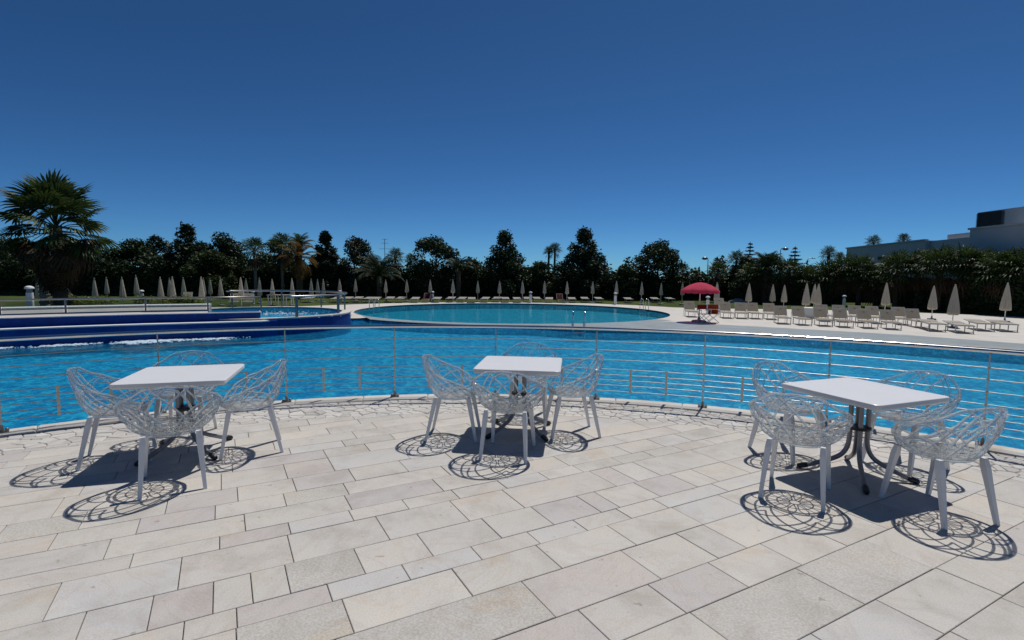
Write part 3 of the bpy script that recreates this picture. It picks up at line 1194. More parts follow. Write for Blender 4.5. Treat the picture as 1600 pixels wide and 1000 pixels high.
# glass railing on the tiers
gr = thing("glass_railing", "glass panel railing with steel top bar above the waterfall tiers", "railing")
gl = offset_line(front[2:], 1.25)
mb = MB()
mb.tube([(p[0], p[1], .50) for p in gl], .035, 8)
mb.build("top_bar", M['steel'], gr, True)
seg = []
for i in range(len(gl) - 1):
    L = math.hypot(gl[i + 1][0] - gl[i][0], gl[i + 1][1] - gl[i][1])
    for k in range(max(1, round(L / 2.1))):
        u = k / max(1, round(L / 2.1))
        seg.append((gl[i][0] + (gl[i + 1][0] - gl[i][0]) * u, gl[i][1] + (gl[i + 1][1] - gl[i][1]) * u))
seg.append(gl[-1])
for p in seg:
    mb = MB()
    mb.box((p[0], p[1], .165), (.05, .05, .61))
    mb.build("post", M['tube_grey'], gr)
for p, q in zip(seg[:-1], seg[1:]):
    a = math.atan2(q[1] - p[1], q[0] - p[0]); L = math.hypot(q[0] - p[0], q[1] - p[1])
    mb = MB()
    mb.box(((p[0] + q[0]) / 2, (p[1] + q[1]) / 2, .17), (L - .12, .012, .5), a)
    mb.build("pane", M['pane'], gr)


# ------------------------------------------------------------------ pool ladders
def make_ladder():
    t = thing("pool_ladder", "ladder", "ladder")
    for s in (-1, 1):
        mb = MB()
        pts = [(s * .25, .42, 0)] + [(s * .25, .42 * math.cos(rad(a)) * .5 + .21, .62 + .21 * math.sin(rad(a))) for a in range(0, 181, 15)] + [(s * .25, 0, .3), (s * .25, 0, -.42)]
        mb.tube(pts, .024, 8)
        mb.build("grab_rail", M['steel_bright'], t, True)
    for z in (-.08, -.3):
        mb = MB()
        mb.box((0, 0, z), (.47, .09, .03))
        mb.build("rung", M['steel'], t)
    return t


lad = make_ladder()
x, y = ground(905, 517.5, Z_LAND)
place(lad, True, "polished pool ladder with two hooped rails on the pale ledge of the main pool", (x, y + .1, Z_LAND), 0, 1.1, "pool ladders")
x, y = ground(588, 486, Z_LAND)
place(lad, False, "steel pool ladder on the rim of the round pool near the whirlpool", (x, y, Z_LAND), rad(55), 1.0, "pool ladders")
x, y = ground(1004, 484, Z_LAND)
place(lad, False, "steel pool ladder on the rim of the round pool near the red parasol", (x, y, Z_LAND), rad(-50), 1.0, "pool ladders")

ORD = ["first", "second", "third", "fourth", "fifth", "sixth", "seventh", "eighth", "ninth", "tenth", "eleventh", "twelfth", "thirteenth", "fourteenth", "fifteenth", "sixteenth", "seventeenth", "eighteenth", "nineteenth", "twentieth", "twenty-first", "twenty-second", "twenty-third", "twenty-fourth", "twenty-fifth", "twenty-sixth", "twenty-seventh", "twenty-eighth", "twenty-ninth", "thirtieth"]


# ------------------------------------------------------------------ closed parasols
def make_parasol(H, clen, rmax, seed):
    t = thing("closed_parasol", "closed parasol", "parasol")
    mb = MB()
    mb.tube([(0, 0, .05), (0, 0, H - .03)], .022, 8)
    mb.build("pole", M['white_paint'], t, True)
    mb = MB()
    mb.lathe([(.24, 0), (.24, .06), (.05, .08), (.04, .22)], (0, 0, 0), 14)
    mb.build("base", M['concrete'], t)
    r_ = random.Random(seed)
    mb = MB()
    n, rows = 32, 10
    vs, fs = [], []
    ph = r_.uniform(0, 6)
    for i in range(rows + 1):
        u = i / rows
        z = H - u * clen
        R = .035 + (rmax - .035) * (u ** .8) * (1 - .16 * u ** 6)
        for k in range(n):
            a = 2 * PI * k / n
            pl = 1 + (.24 * u + .05) * math.cos(8 * a + ph + .8 * u) + .06 * math.sin(3 * a + ph)
            zz = z + (.05 * math.cos(8 * a + ph) if i == rows else 0)
            vs.append((R * pl * math.cos(a), R * pl * math.sin(a), zz))
    for i in range(rows):
        fs += [(i * n + k, i * n + (k + 1) % n, (i + 1) * n + (k + 1) % n, (i + 1) * n + k) for k in range(n)]
    fs.append(tuple(range(n)))
    fs.append(tuple(rows * n + k for k in range(n)))
    mb.add(vs, fs)
    mb.build("canopy", M['cream'], t, True)
    mb = MB()
    mb.lathe([(.02, -.02), (.035, .0), (.03, .04), (.008, .07)], (0, 0, H), 8)
    mb.build("finial", M['cream'], t)
    return t


protoA = make_parasol(2.15, 1.47, .185, 1)
protoB = make_parasol(1.95, 1.08, .165, 2)
protoC = make_parasol(2.15, 1.47, .25, 3)
used = {}
prng = random.Random(21)


def put_parasol(kind, px, ytop, d, label, group):
    src = {'A': protoA, 'B': protoB, 'C': protoC}[kind]
    Hn = 1.95 if kind == 'B' else 2.15
    x, zt = at_depth(px, ytop, d)
    s = (zt - Z_LAND) / Hn
    s = max(.9, min(1.12, s))
    place(src, kind not in used, label, (x, d, Z_LAND), prng.uniform(0, 6), s, group)
    used[kind] = 1


pl = [(58, 433, 36), (100, 434, 40), (106, 433, 36), (147, 435.5, 37), (166, 434, 45), (190, 434, 36.5), (212, 431, 43), (250, 434, 37), (264.5, 435.5, 43), (269, 433.5, 37),
      (286, 434.5, 43), (314, 433.5, 38), (317.5, 435, 44), (328, 436, 47), (344, 435, 41), (376, 434.5, 38), (384, 436, 47), (405, 435, 44), (425, 437, 41), (456, 436, 42), (486, 436.5, 46), (496, 438, 49), (505, 437, 46)]
for i, (px, yt, d) in enumerate(pl):
    put_parasol('A', px, yt, d, "closed cream parasol, %s along the lawn row that starts beneath the big fan palm" % ORD[i], "closed parasols between fan palm and whirlpool")
pcn = [(530.4, 437), (555.4, 437), (602.6, 438), (635.4, 438), (672.3, 438), (707.7, 438), (746.6, 440), (780.6, 440), (816.4, 440), (851, 440), (886.2, 440.5), (926.4, 440.7), (963.4, 440), (1003, 441.4), (1033.4, 443), (1066.6, 442)]
for i, (px, yt) in enumerate(pcn):
    put_parasol('B', px, yt, 49.8 + .5 * math.sin(i * 2.3) + (0 if 5 < i < 12 else -1.0), "closed cream parasol, %s along the lawn behind the round pool, counted from the whirlpool" % ORD[i], "closed parasols behind the round pool")
pr = [(1120.6, 442, 44), (1171, 443.5, 43), (1208, 445, 44), (1226, 446, 43), (1261, 443.6, 37.5), (1273.6, 445, 41), (1279.6, 444.6, 39), (1385.5, 443, 38), (1459.6, 447.7, 34), (1493, 446, 28.5), (1575, 443, 32.5)]
for i, (px, yt, d) in enumerate(pr):
    put_parasol('C', px, yt, d, "closed cream parasol, %s among the beige loungers, counted from the open red parasol" % ORD[i], "closed parasols among the loungers")


# ------------------------------------------------------------------ sun loungers
def make_lounger(raised, fab, first_label):
    t = thing("sun_lounger", first_label, "lounger")
    W, zs = .66, .34
    mb = MB()
    for s in (-1, 1):
        mb.box((s * (W / 2 - .02), .62, zs), (.035, 1.26, .04))
    mb.box((0, 0.02, zs), (W - .075, .035, .04)); mb.box((0, 1.22, zs), (W - .075, .035, .04))
    mb.build("frame", M['lounger_frame'], t)
    for s in (-1, 1):
        for y in (.10, 1.15):
            mb = MB()
            mb.box((s * (W / 2 - .02), y, (zs - .022) / 2), (.032, .032, zs - .022))
            mb.build("leg", M['lounger_frame'], t)
    mb = MB()
    mb.box((0, .10, .06), (W - .075, .022, .022))
    mb.build("foot_bar", M['lounger_frame'], t)
    mb = MB()
    mb.box((0, .63, zs + .027), (W - .05, 1.20, .012))
    mb.build("seat", fab, t)
    L = .66
    ang = rad(54) if raised else rad(4)
    hinge = Vector((0, 1.26, zs + .03))
    dv, up = Vector((0, math.cos(ang), math.sin(ang))), Vector((0, -math.sin(ang), math.cos(ang)))
    R = Matrix((Vector((1, 0, 0)), dv, up)).transposed()
    mb = MB()
    mb.box(hinge + dv * (L / 2 + .01) + up * .008, (W - .05, L - .06, .012), rot=R)
    br = mb.build("backrest", fab, t)
    mb = MB()
    for s in (-1, 1):
        mb.box(hinge + dv * (L / 2 + .01) + Vector((s * (W / 2 - .012), 0, 0)), (.024, L, .026), rot=R)
    mb.box(hinge + dv * (L + .0), (W - .05, .024, .026), rot=R)
    mb.build("back_frame", M['lounger_frame'], br)
    if raised:
        mb = MB()
        c = hinge + dv * (L * .72) + up * .0165
        mb.box(c, (.10, .05, .004), rot=R)
        mb.build("printed_emblem", M['tube_grey'], br)
        for s in (-1, 1):
            mb = MB()
            a = hinge + dv * .52 + Vector((s * .30, 0, 0)); b = Vector((s * .30, 1.66, .02))
            mb.tube([a, b], .012, 6)
            mb.build("support_strut", M['lounger_frame'], t)
    return t


LG = "raised beige loungers beside the main pool"
lr = make_lounger(True, M['mesh_beige'], "lounger")
front_row = [(1226, 507), (1259, 509), (1291, 510.5), (1323, 512.5), (1361, 514), (1397, 515.8), (1443, 513)]
second_row = [(1293, 503), (1322, 504), (1347, 505), (1375, 506.5), (1414, 508.5)]
back_row = [(1084, 496), (1139, 498), (1161, 498.5), (1184, 499), (1208, 500)]
k = 0
for rows, name, ref in ((front_row, "front row nearest the pool", "the red parasol"), (second_row, "second row", "the red parasol"), (back_row, "lawn-side row", "the red parasol")):
    for i, (px, py) in enumerate(rows):
        x, y = ground(px, py, Z_LAND)
        rz = math.atan2(x, -y) * .6 + PI + rad(prng.uniform(-4, 4))
        rz = -math.atan2(x, y) * .55 + rad(prng.uniform(-4, 4))
        place(lr, k == 0, "raised beige lounger, %s in the %s, counted from %s" % (ORD[i], name, ref), (x, y, Z_LAND + .001), rz, 1.02, LG)
        k += 1
x, y = ground(1131, 488, Z_LAND)
place(lr, False, "beige lounger with raised backrest standing alone behind the far row by the red parasol", (x, y, Z_LAND), rad(-8), 1.05, LG)
for i, (px, py) in enumerate([(287, 476), (363, 479), (385, 479)]):
    x, y = ground(px, py, Z_LAND)
    place(lr, False, ["beige lounger with raised backrest on the lawn behind the white bench wall, nearest the shrubs", "raised beige lounger behind the whirlpool, next to the end of the bench wall", "beige lounger with raised backrest behind the whirlpool, nearer its handrail"][i], (x, y, Z_LAND), rad(20), 1.0, LG)

lf = make_lounger(False, M['mesh_pale'], "flat lounger")
k = 0
for i, (px, py) in enumerate([(1465, 518.5), (1508, 521.5), (1541, 518), (1577, 519)]):
    x, y = ground(px, py, Z_LAND)
    place(lf, k == 0, "pale lounger laid flat beyond the raised row, %s from the raised beige loungers" % ORD[i], (x, y, Z_LAND + .001), -math.atan2(x, y) * .6, 1.1, "pale loungers laid flat by the pool")
    k += 1
flat_px = [475, 520, 539, 556, 570, 585, 607, 623, 647, 680, 702, 719, 737, 756, 774, 790.5, 809, 824.5, 841, 857.5, 894.5, 915, 938, 984, 1026, 1050]
for i, px in enumerate(flat_px):
    x, y = ground(px, 473.0 + .4 * math.sin(i * 1.7), Z_LAND)
    place(lf, False, "pale flat lounger on the far lawn behind the round pool, %s from the whirlpool end" % ORD[i], (x, y, Z_LAND - .015), rad(prng.uniform(-6, 6)), 1.05, "flat loungers on the far lawn")
lred = make_lounger(True, M['maroon'], "lounger")
x, y = ground(664, 473, Z_LAND)
place(lred, True, "dark red lounger on the far lawn among the pale flat ones", (x, y, Z_LAND - .015), 0, .9)
x, y = ground(878, 473.5, Z_LAND)
place(lred, False, "dark red lounger on the far lawn in front of the broad conical tree", (x, y, Z_LAND - .015), rad(5), .9)

# ------------------------------------------------------------------ open red parasol and the two folding chairs
x, y = ground(1092, 503, Z_LAND)
rp = thing("open_parasol", "open red parasol on a white pole beside the pool", "parasol", (x, y, Z_LAND))
mb = MB()
mb.lathe([(.42, 0), (.42, .05), (.36, .10), (.10, .13), (.05, .30)], (0, 0, 0), 20)
mb.build("base", M['concrete'], rp)
mb = MB()
mb.tube([(0, 0, .1), (0, 0, 2.2)], .032, 10)
mb.build("pole", M['white_paint'], rp, True)
n = 48
mb = MB()
vs, fs = [], []
prof = [(.03, 2.27), (.28, 2.235), (.60, 2.13), (.90, 1.96), (1.10, 1.80), (1.10, 1.66)]
for i, (r, z) in enumerate(prof):
    for q in range(n):
        a = 2 * PI * q / n
        sc_ = 1 - .045 * (i / 4) * (.5 - .5 * math.cos(8 * a)) if i < 5 else 1 - .045 * (.5 - .5 * math.cos(8 * a))
        zz = z - (.05 * (i / 4) * (.5 - .5 * math.cos(8 * a)) if i == 2 or i == 3 else 0) + (.025 * math.cos(16 * a) if i == 5 else 0)
        vs.append((r * sc_ * math.cos(a), r * sc_ * math.sin(a), zz))
for i in range(len(prof) - 1):
    fs += [(i * n + q, (i + 1) * n + q, (i + 1) * n + (q + 1) % n, i * n + (q + 1) % n) for q in range(n)]
fs.append(tuple(range(n)))
mb.add(vs, fs)
can = mb.build("canopy", M['red'], rp, True)
for q in range(8):
    a = 2 * PI * q / 8
    mb = MB()
    mb.tube([(.04 * math.cos(a), .04 * math.sin(a), 2.2), (.6 * math.cos(a), .6 * math.sin(a), 2.09), (1.07 * math.cos(a), 1.07 * math.sin(a), 1.77)], .008, 5)
    mb.tube([(.03 * math.cos(a), .03 * math.sin(a), 1.75), (.6 * math.cos(a), .6 * math.sin(a), 2.085)], .006, 5)
    mb.build("rib", M['white_paint'], rp)


def make_director(fab, label, loc, rz):
    t = thing("folding_chair", label, "chair", loc, rz, "canvas folding chairs under the red parasol", 1.1)
    for s in (-1, 1):
        mb = MB()
        mb.tube([(s * .27, -.22, .02), (-s * .25, -.20, .46)], .014, 6); mb.tube([(s * .27, .22, .02), (-s * .25, .22, .46)], .014, 6)
        mb.tube([(s * .27, -.24, .02), (s * .27, .24, .02)], .014, 6)
        mb.tube([(s * .27, .20, .46), (s * .27, .20, .66)], .014, 6); mb.tube([(s * .27, -.22, .46), (s * .27, -.24, .92)], .014, 6)
        mb.tube([(s * .27, -.25, .66), (s * .27, .24, .66)], .018, 6)
        mb.build("side_frame", M['white_paint'], t, True)
    mb = MB()
    mb.box((0, 0, .455), (.52, .42, .012))
    mb.build("seat", fab, t)
    mb = MB()
    mb.box((0, -.235, .80), (.55, .014, .24))
    mb.build("backrest", fab, t)
    return t


x, y = ground(1096, 503.5, Z_LAND)
make_director(M['red_dark'], "dark red canvas folding chair right beside the red parasol's pole", (x, y - .35, Z_LAND), rad(190))
x, y = ground(1114, 504, Z_LAND)
t = make_director(M['orange'], "orange canvas folding chair beneath the outer edge of the red parasol", (x, y, Z_LAND), rad(165))
mb = MB()
mb.box((0, -.235, .56), (.5, .012, .22))
mb.build("back_panel", M['orange'], t)


# ------------------------------------------------------------------ bollard lamps, towel cabinet, bench frame, boulders
def make_bollard():
    t = thing("bollard_lamp", "lamp", "lamp")
    mb = MB()
    mb.lathe([(.15, 0), (.15, .03), (.125, .04), (.125, .80)], (0, 0, 0), 18)
    mb.build("post", M['white_paint'], t, False)
    mb = MB()
    mb.lathe([(.105, 0), (.105, .16)], (0, 0, .80), 18)
    mb.build("lens", M['tube_grey'], t)
    mb = MB()
    mb.lathe([(.165, 0), (.17, .03), (.14, .09), (.05, .13)], (0, 0, .96), 18)
    mb.build("cap", M['white_paint'], t)
    return t


bl = make_bollard()
bol = [(47, 22.3, -.14, 1.0, "white bollard lamp standing on the blue waterfall tiers, by the fan palm"),
       (222, 42, Z_LAND, 1.0, "white bollard lamp low behind the parasols above the white bench wall"),
       (395, 43, Z_LAND, 1.0, "white bollard lamp behind the parasols near the whirlpool handrail"),
       (531.5, 47, Z_LAND, .95, "white bollard lamp beside the first parasol past the whirlpool"),
       (676, 49, Z_LAND, .9, "white bollard lamp in front of the airy broadleaf tree"),
       (829, 49, Z_LAND, .95, "white bollard lamp before the dark hedge, between the two conical trees"),
       (961.5, 47.5, Z_LAND, 1.0, "white bollard lamp beside a parasol at the edge of the broad conical tree"),
       (1106, 41, Z_LAND, 1.0, "white bollard lamp seen just under the red parasol"),
       (1319, 46, Z_LAND, 1.0, "white bollard lamp under the fan palms before the white hotel wall")]
for i, (px, d, z, s, lab) in enumerate(bol):
    x, _ = at_depth(px, 470, d)
    place(bl, i == 0, lab, (x, d, z), 0, s, "bollard lamps round the pools")

x, y = ground(1263, 497, Z_LAND)
tc_ = thing("towel_cabinet", "white rounded towel cabinet standing behind the front loungers", "cabinet", (x, y, Z_LAND), -.3)
mb = MB()
mb.box((0, 0, .32), (1.1, .6, .62)); mb.box((0, 0, .03), (1.0, .5, .06))
mb.build("body", M['white_paint'], tc_)
mb = MB()
mb.tube([(-.57, 0, .64), (.57, 0, .64)], .30, 20, flat=.22, up=(0, 1, 0))
mb.build("lid", M['white_paint'], tc_, True)

x, _ = at_depth(439, 470, 41)
bf = thing("long_table", "long grey table with slender legs on the lawn behind the whirlpool", "table", (x, 41, Z_LAND), .1)
mb = MB()
mb.box((0, 0, .84), (1.9, .7, .06))
mb.build("tabletop", M['concrete'], bf)
for sx in (-.85, -.3, .3, .85):
    for sy in (-.28, .28):
        mb = MB()
        mb.box((sx, sy, .405), (.05, .05, .81))
        mb.build("leg", M['white_paint'], bf)


def boulder(x, y, z, r, label, seed):
    r_ = random.Random(seed)
    mb = MB()
    vs, fs = [], []
    n, m_ = 14, 7
    for i in range(m_):
        th = PI * .55 * i / (m_ - 1)
        for k in range(n):
            a = 2 * PI * k / n
            q = r * (1 + .18 * math.sin(3 * a + seed + th * 2) + r_.uniform(-.08, .08))
            vs.append((q * math.sin(th) * math.cos(a) * 1.5, q * math.sin(th) * math.sin(a), q * math.cos(th) * .6))
    for i in range(m_ - 1):
        fs += [(i * n + k, (i + 1) * n + k, (i + 1) * n + (k + 1) % n, i * n + (k + 1) % n) for k in range(n)]
    mb.add(vs, fs)
    o = mb.build("boulder", M['concrete'])
    o.location = (x, y, z)
    tag(o, label, "boulder")


x, y = ground(1154, 473, Z_LAND)
boulder(x, y, Z_LAND, .6, "pale boulder on the lawn between the red parasol and the palms", 4)

# ------------------------------------------------------------------ white hotel building
hb = thing("hotel_building", "low white flat-roofed hotel building with a dark louvred roof box", "building")
BK = 1.25


def bz(z):
    return CAM_H + (z - CAM_H) * BK


def block(name, pts, z0, z1, mat, parent):
    mb = MB()
    mb.prism([(x * BK, y * BK) for x, y in pts], z0, z1)
    return mb.build(name, mat, parent)


block("wall", [(37.6, 60), (35.3, 45.6), (58, 45.6), (58, 60)], -1.1, bz(4.85), M['plaster'], hb)
block("parapet", [(37.5, 60.1), (35.2, 45.7), (35.6, 45.7), (37.9, 60.1)], bz(4.85) + .003, bz(4.97), M['plaster'], hb)
block("wall", [(35.7, 45.59), (34.2, 35.45), (58, 35.45), (58, 45.59)], -1.1, bz(4.80), M['plaster'], hb)
block("roof_upstand", [(36.2, 44.5), (35.4, 39.0), (50, 39.0), (50, 44.5)], bz(4.80) + .004, bz(5.25), M['plaster'], hb)
block("wall", [(30.3, 35.44), (29.9, 20), (58, 20), (58, 35.44)], -1.1, bz(4.85), M['plaster'], hb)
block("parapet", [(30.2, 35.52), (29.8, 20), (30.2, 20), (30.6, 35.52)], bz(4.85) + .003, bz(4.98), M['plaster'], hb)
rb = block("roof_box", [(33.3, 38.4), (33.0, 26), (44, 26), (44, 38.4)], bz(4.85) + .004, bz(6.35), M['plaster'], hb)
mb = MB()
for i in range(14):
    mb.box((33.25 * BK, 37.3 * BK, bz(5.12 + i * .085)), (.2, 2.6, .06), rad(1.5))
mb.box((33.28 * BK, 37.3 * BK, bz(5.68)), (.12, 2.6, 1.55), rad(1.5))
mb.build("louvre", M['dark_metal'], rb)
mb = MB()
mb.box((36.3 * BK, 52.4 * BK, bz(3.55)), (.18, .9, .4), rad(8))
mb.build("vent", M['dark_metal'], hb)


# ------------------------------------------------------------------ street lamps and mast beyond the trees
def street_lamp(px, ytop, d, side, label, arm=.5, globe=True):
    x, zt = at_depth(px, ytop, d)
    t = thing("street_lamp", label, "lamp", (x, d, Z_LAND), 0, "street lamps beyond the trees")
    h = zt - Z_LAND
    mb = MB()
    mb.tube([(0, 0, 0), (0, 0, h * .5), (0, 0, h - .35)] + [(side * arm * (1 - math.cos(a)), 0, h - .35 + .35 * math.sin(a)) for a in (.4, .8, 1.2, 1.57)], [.09, .07] + [.05] * 5, 8)
    mb.build("pole", M['tube_grey'], t, True)
    mb = MB()
    mb.lathe([(.05, .12), (.22, .06), (.42, -.12), (.40, -.2), (.2, -.32)] if globe else [(.05, .06), (.3, 0), (.25, -.08)], (side * (arm + .12), 0, h - .04), 14)
    mb.build("lamp_head", M['tube_grey'], t, True)


street_lamp(1106.5, 402, 75, -1, "thin grey street lamp above the red parasol, its head turned toward the round pool", .35)
street_lamp(1220, 387, 75, 1, "tall curved street lamp between the two tiered pines", .55)
street_lamp(1262, 403, 90, 1, "faint thin street lamp between tiered pine and slim fan palm", .9, False)
x, zt = at_depth(601, 373, 85)
am = thing("antenna_mast", "thin antenna mast rising above the trees behind the date palm", "antenna", (x, 85, Z_LAND))
mb = MB()
mb.tube([(0, 0, 0), (0, 0, zt + 1)], .05, 6)
mb.build("mast", M['tube_grey'], am)
mb = MB()
for z, w in ((zt + .9, .45), (zt + .3, .6), (zt - .6, .9)):
    mb.tube([(-w, 0, z), (w, 0, z)], .03, 5)
mb.build("aerial", M['tube_grey'], am)


# ------------------------------------------------------------------ vegetation
def leaf_mesh(name, P, size, mat, seed, slim=.55, droop=0.0):
    """many leaf-sized kite faces at points P (n,3)"""
    r = np.random.default_rng(seed)
    n = len(P)
    d = r.normal(size=(n, 3)); d[:, 2] = d[:, 2] * .6 - droop
    d /= np.linalg.norm(d, axis=1)[:, None]
    e = r.normal(size=(n, 3))
    e -= d * (e * d).sum(1)[:, None]
    e /= np.linalg.norm(e, axis=1)[:, None]
    L = size * r.uniform(.6, 1.4, n)[:, None]
    V = np.empty((n, 4, 3))
    V[:, 0] = P - d * L * .5
    V[:, 1] = P + e * L * slim * .5
    V[:, 2] = P + d * L * .6
    V[:, 3] = P - e * L * slim * .5
    me = bpy.data.meshes.new(name)
    me.vertices.add(n * 4)
    me.vertices.foreach_set("co", V.reshape(-1))
    me.loops.add(n * 4)
    me.loops.foreach_set("vertex_index", np.arange(n * 4, dtype=np.int32))
    me.polygons.add(n)
    me.polygons.foreach_set("loop_start", np.arange(0, n * 4, 4, dtype=np.int32))
    me.polygons.foreach_set("loop_total", np.full(n, 4, dtype=np.int32))
    me.update()
    me.materials.append(mat)
    return me


def blob_points(c, rads, n, r, shell=.55):
    d = r.normal(size=(n, 3)); d /= np.linalg.norm(d, axis=1)[:, None]
    q = r.uniform(shell ** 3, 1, n) ** (1 / 3)
    return np.array(c) + d * q[:, None] * np.array(rads)


TREE_GROUP = "trees beyond the pools"


def make_tree(kind, px, ytop, wpx, d, label, name="tree", mat='leaf_dark', seed=0, n=2600, leaf=.34, base=Z_LAND):
    x, zt = at_depth(px, ytop, d)
    H = zt - base
    Wd = 1.12 * wpx * d / FPX
    r = np.random.default_rng(seed)
    t = thing(name, label, "tree", (x, d, base), 0, TREE_GROUP)
    blobs = []
    R = Wd / 2
    if kind == 'broad':
        m = 16
        for i in range(m):
            u = r.uniform(.30, 1)
            a = r.uniform(0, 2 * PI)
            rr = R * .72 * math.sqrt(max(0.05, 1 - ((u - .55) / .5) ** 2)) * math.sqrt(r.uniform(.2, 1))
            q = R * r.uniform(.24, .42)
            blobs.append(((rr * math.cos(a), rr * math.sin(a) * .8, H * u - q * .7), (q, q, q * .75)))
        blobs.append(((0, 0, H - R * .28), (R * .34, R * .34, R * .28)))
    elif kind == 'conic':
        m = 24
        for i in range(m):
            u = (i + .5) / m
            rad_u = R * (1 - u) ** .75
            a = i * 2.4
            q = max(.28 * R * (1.1 - u * .75), .3)
            rr = max(0, rad_u - q * .5)
            blobs.append(((rr * math.cos(a), rr * math.sin(a), H * (.16 + .84 * u) - q * .6), (q, q, q * .9)))
        blobs.append(((0, 0, H - .7), (.22 * R, .22 * R, .75)))
        for u in (.2, .4, .6):
            blobs.append(((0, 0, H * u), (R * (1 - u) ** .75 * .7,) * 2 + (H * .14,)))
    elif kind == 'stone':
        m = 17
        for i in range(m):
            a = i * 2.4
            u = math.sqrt((i + .5) / m)
            q = R * r.uniform(.24, .34)
            rr = (R - q) * u
            zc = H - q * .7 - H * .36 * u ** 2.0 - r.uniform(0, .06) * H
            blobs.append(((rr * math.cos(a), rr * math.sin(a), zc), (q, q, q * .6)))
    # trunk and limbs
    mb = MB()
    tr = max(.10, H * .022)
    top = H * (.85 if kind == 'conic' else .66)
    mb.tube([(0, 0, -.1), (.06 * tr, 0, top * .3), (tr * .5, tr * .3, top * .6), (0, tr * .3, top)], [tr * 1.2, tr, tr * .75, tr * .3], 8)
    for (c, q) in blobs[:14]:
        s = max(H * .18, min(top * .9, c[2] - math.hypot(c[0], c[1]) * .7))
        mid = ((c[0]) * .55, c[1] * .55, s + (c[2] - s) * .45)
        mb.tube([(tr * .3, 0, s), mid, c], [tr * .42, tr * .28, tr * .12], 5)
    mb.build("trunk", M['bark'], t, True)
    vol = np.array([b[1][0] * b[1][1] * b[1][2] for b in blobs]) ** .67
    cnt = np.maximum(20, (n * vol / vol.sum())).astype(int)
    P = np.concatenate([blob_points(b[0], b[1], c, r, .35) for b, c in zip(blobs, cnt)])
    P += r.normal(scale=R * .035, size=P.shape)
    # a few stray sprays outside the clumps
    k = int(n * .03)
    P = np.concatenate([P, P[r.integers(0, len(P), k)] + r.normal(scale=R * .06, size=(k, 3))])
    P = P[P[:, 2] > .3]
    link("crown", leaf_mesh("crown", P, leaf, M[mat], seed + 5, .34 if mat == 'needle' else .6), t)
    return t


def norfolk(px, ytop, ybase, wpx, d, label, seed):
    x, zt = at_depth(px, ytop, d)
    H = zt - Z_LAND
    t = thing("norfolk_pine", label, "tree", (x, d, Z_LAND), 0, TREE_GROUP)
    mb = MB()
    mb.tube([(0, 0, 0), (0, 0, H * .5), (0, 0, H)], [.2, .13, .02], 8)
    mb.build("trunk", M['bark'], t, True)
    r = np.random.default_rng(seed)
    P = []
    R = wpx * d / FPX / 2
    k = 0
    z = H - .25
    step = .38
    while z > H * .35:
        u = (H - z) / (H * .55)
        L = min(1, u * 1.1 + .12) * R
        for q in range(6):
            a = q * PI / 3 + k * .5
            m = max(10, int(70 * L))
            s = r.uniform(.05, 1, m)
            P.append(np.stack([s * L * math.cos(a) + r.normal(scale=.05, size=m), s * L * math.sin(a) + r.normal(scale=.05, size=m), z - .12 * s + .18 * s ** 2 * L + r.normal(scale=.03, size=m)], 1))
        k += 1
        z -= step
        step *= 1.07
    link("crown", leaf_mesh("crown", np.concatenate(P), .22, M['needle'], seed, .3), t)


def fan_frond(mb, base, az, el, lp, rf, droop, nb=16, spread=140, seed=0, sides=4):
    """one fan leaf: stalk and a half disc of pleated blades"""
    r = random.Random(seed)
    dv = Vector((math.cos(az) * math.cos(el), math.sin(az) * math.cos(el), math.sin(el)))
    side = Vector((-math.sin(az), math.cos(az), 0))
    nrm = dv.cross(side) * -1
    if nrm.z < 0:
        nrm = -nrm
    p0 = Vector(base)
    p1 = p0 + dv * lp * .5 + Vector((0, 0, .04 * lp))
    p2 = p0 + dv * lp - Vector((0, 0, droop * lp * .12))
    mb.tube([p0, p1, p2], [.035, .025, .015], sides, cap=False)
    for i in range(nb):
        th = rad(-spread + 2 * spread * i / (nb - 1)) + r.uniform(-.05, .05)
        L = rf * (1 - .30 * abs(th) / PI) * r.uniform(.88, 1.06)
        bd = dv * math.cos(th) + side * math.sin(th)
        w = side * math.cos(th) - dv * math.sin(th)
        hw = L * .052
        a = p2 + bd * .02
        m1 = p2 + bd * L * .5 - Vector((0, 0, droop * L * .10)) + nrm * L * .03
        m2 = p2 + bd * L * .78 - Vector((0, 0, droop * L * .30))
        e = p2 + bd * L * .95 - Vector((0, 0, droop * L * (.55 + r.uniform(0, .2))))
        mb.add([a, m1 - w * hw, m1 + nrm * hw * .5, m1 + w * hw, m2 - w * hw * .7, m2 + w * hw * .7, e],
               [(0, 1, 2), (0, 2, 3), (1, 4, 2), (2, 5, 3), (2, 4, 5), (4, 6, 5)])


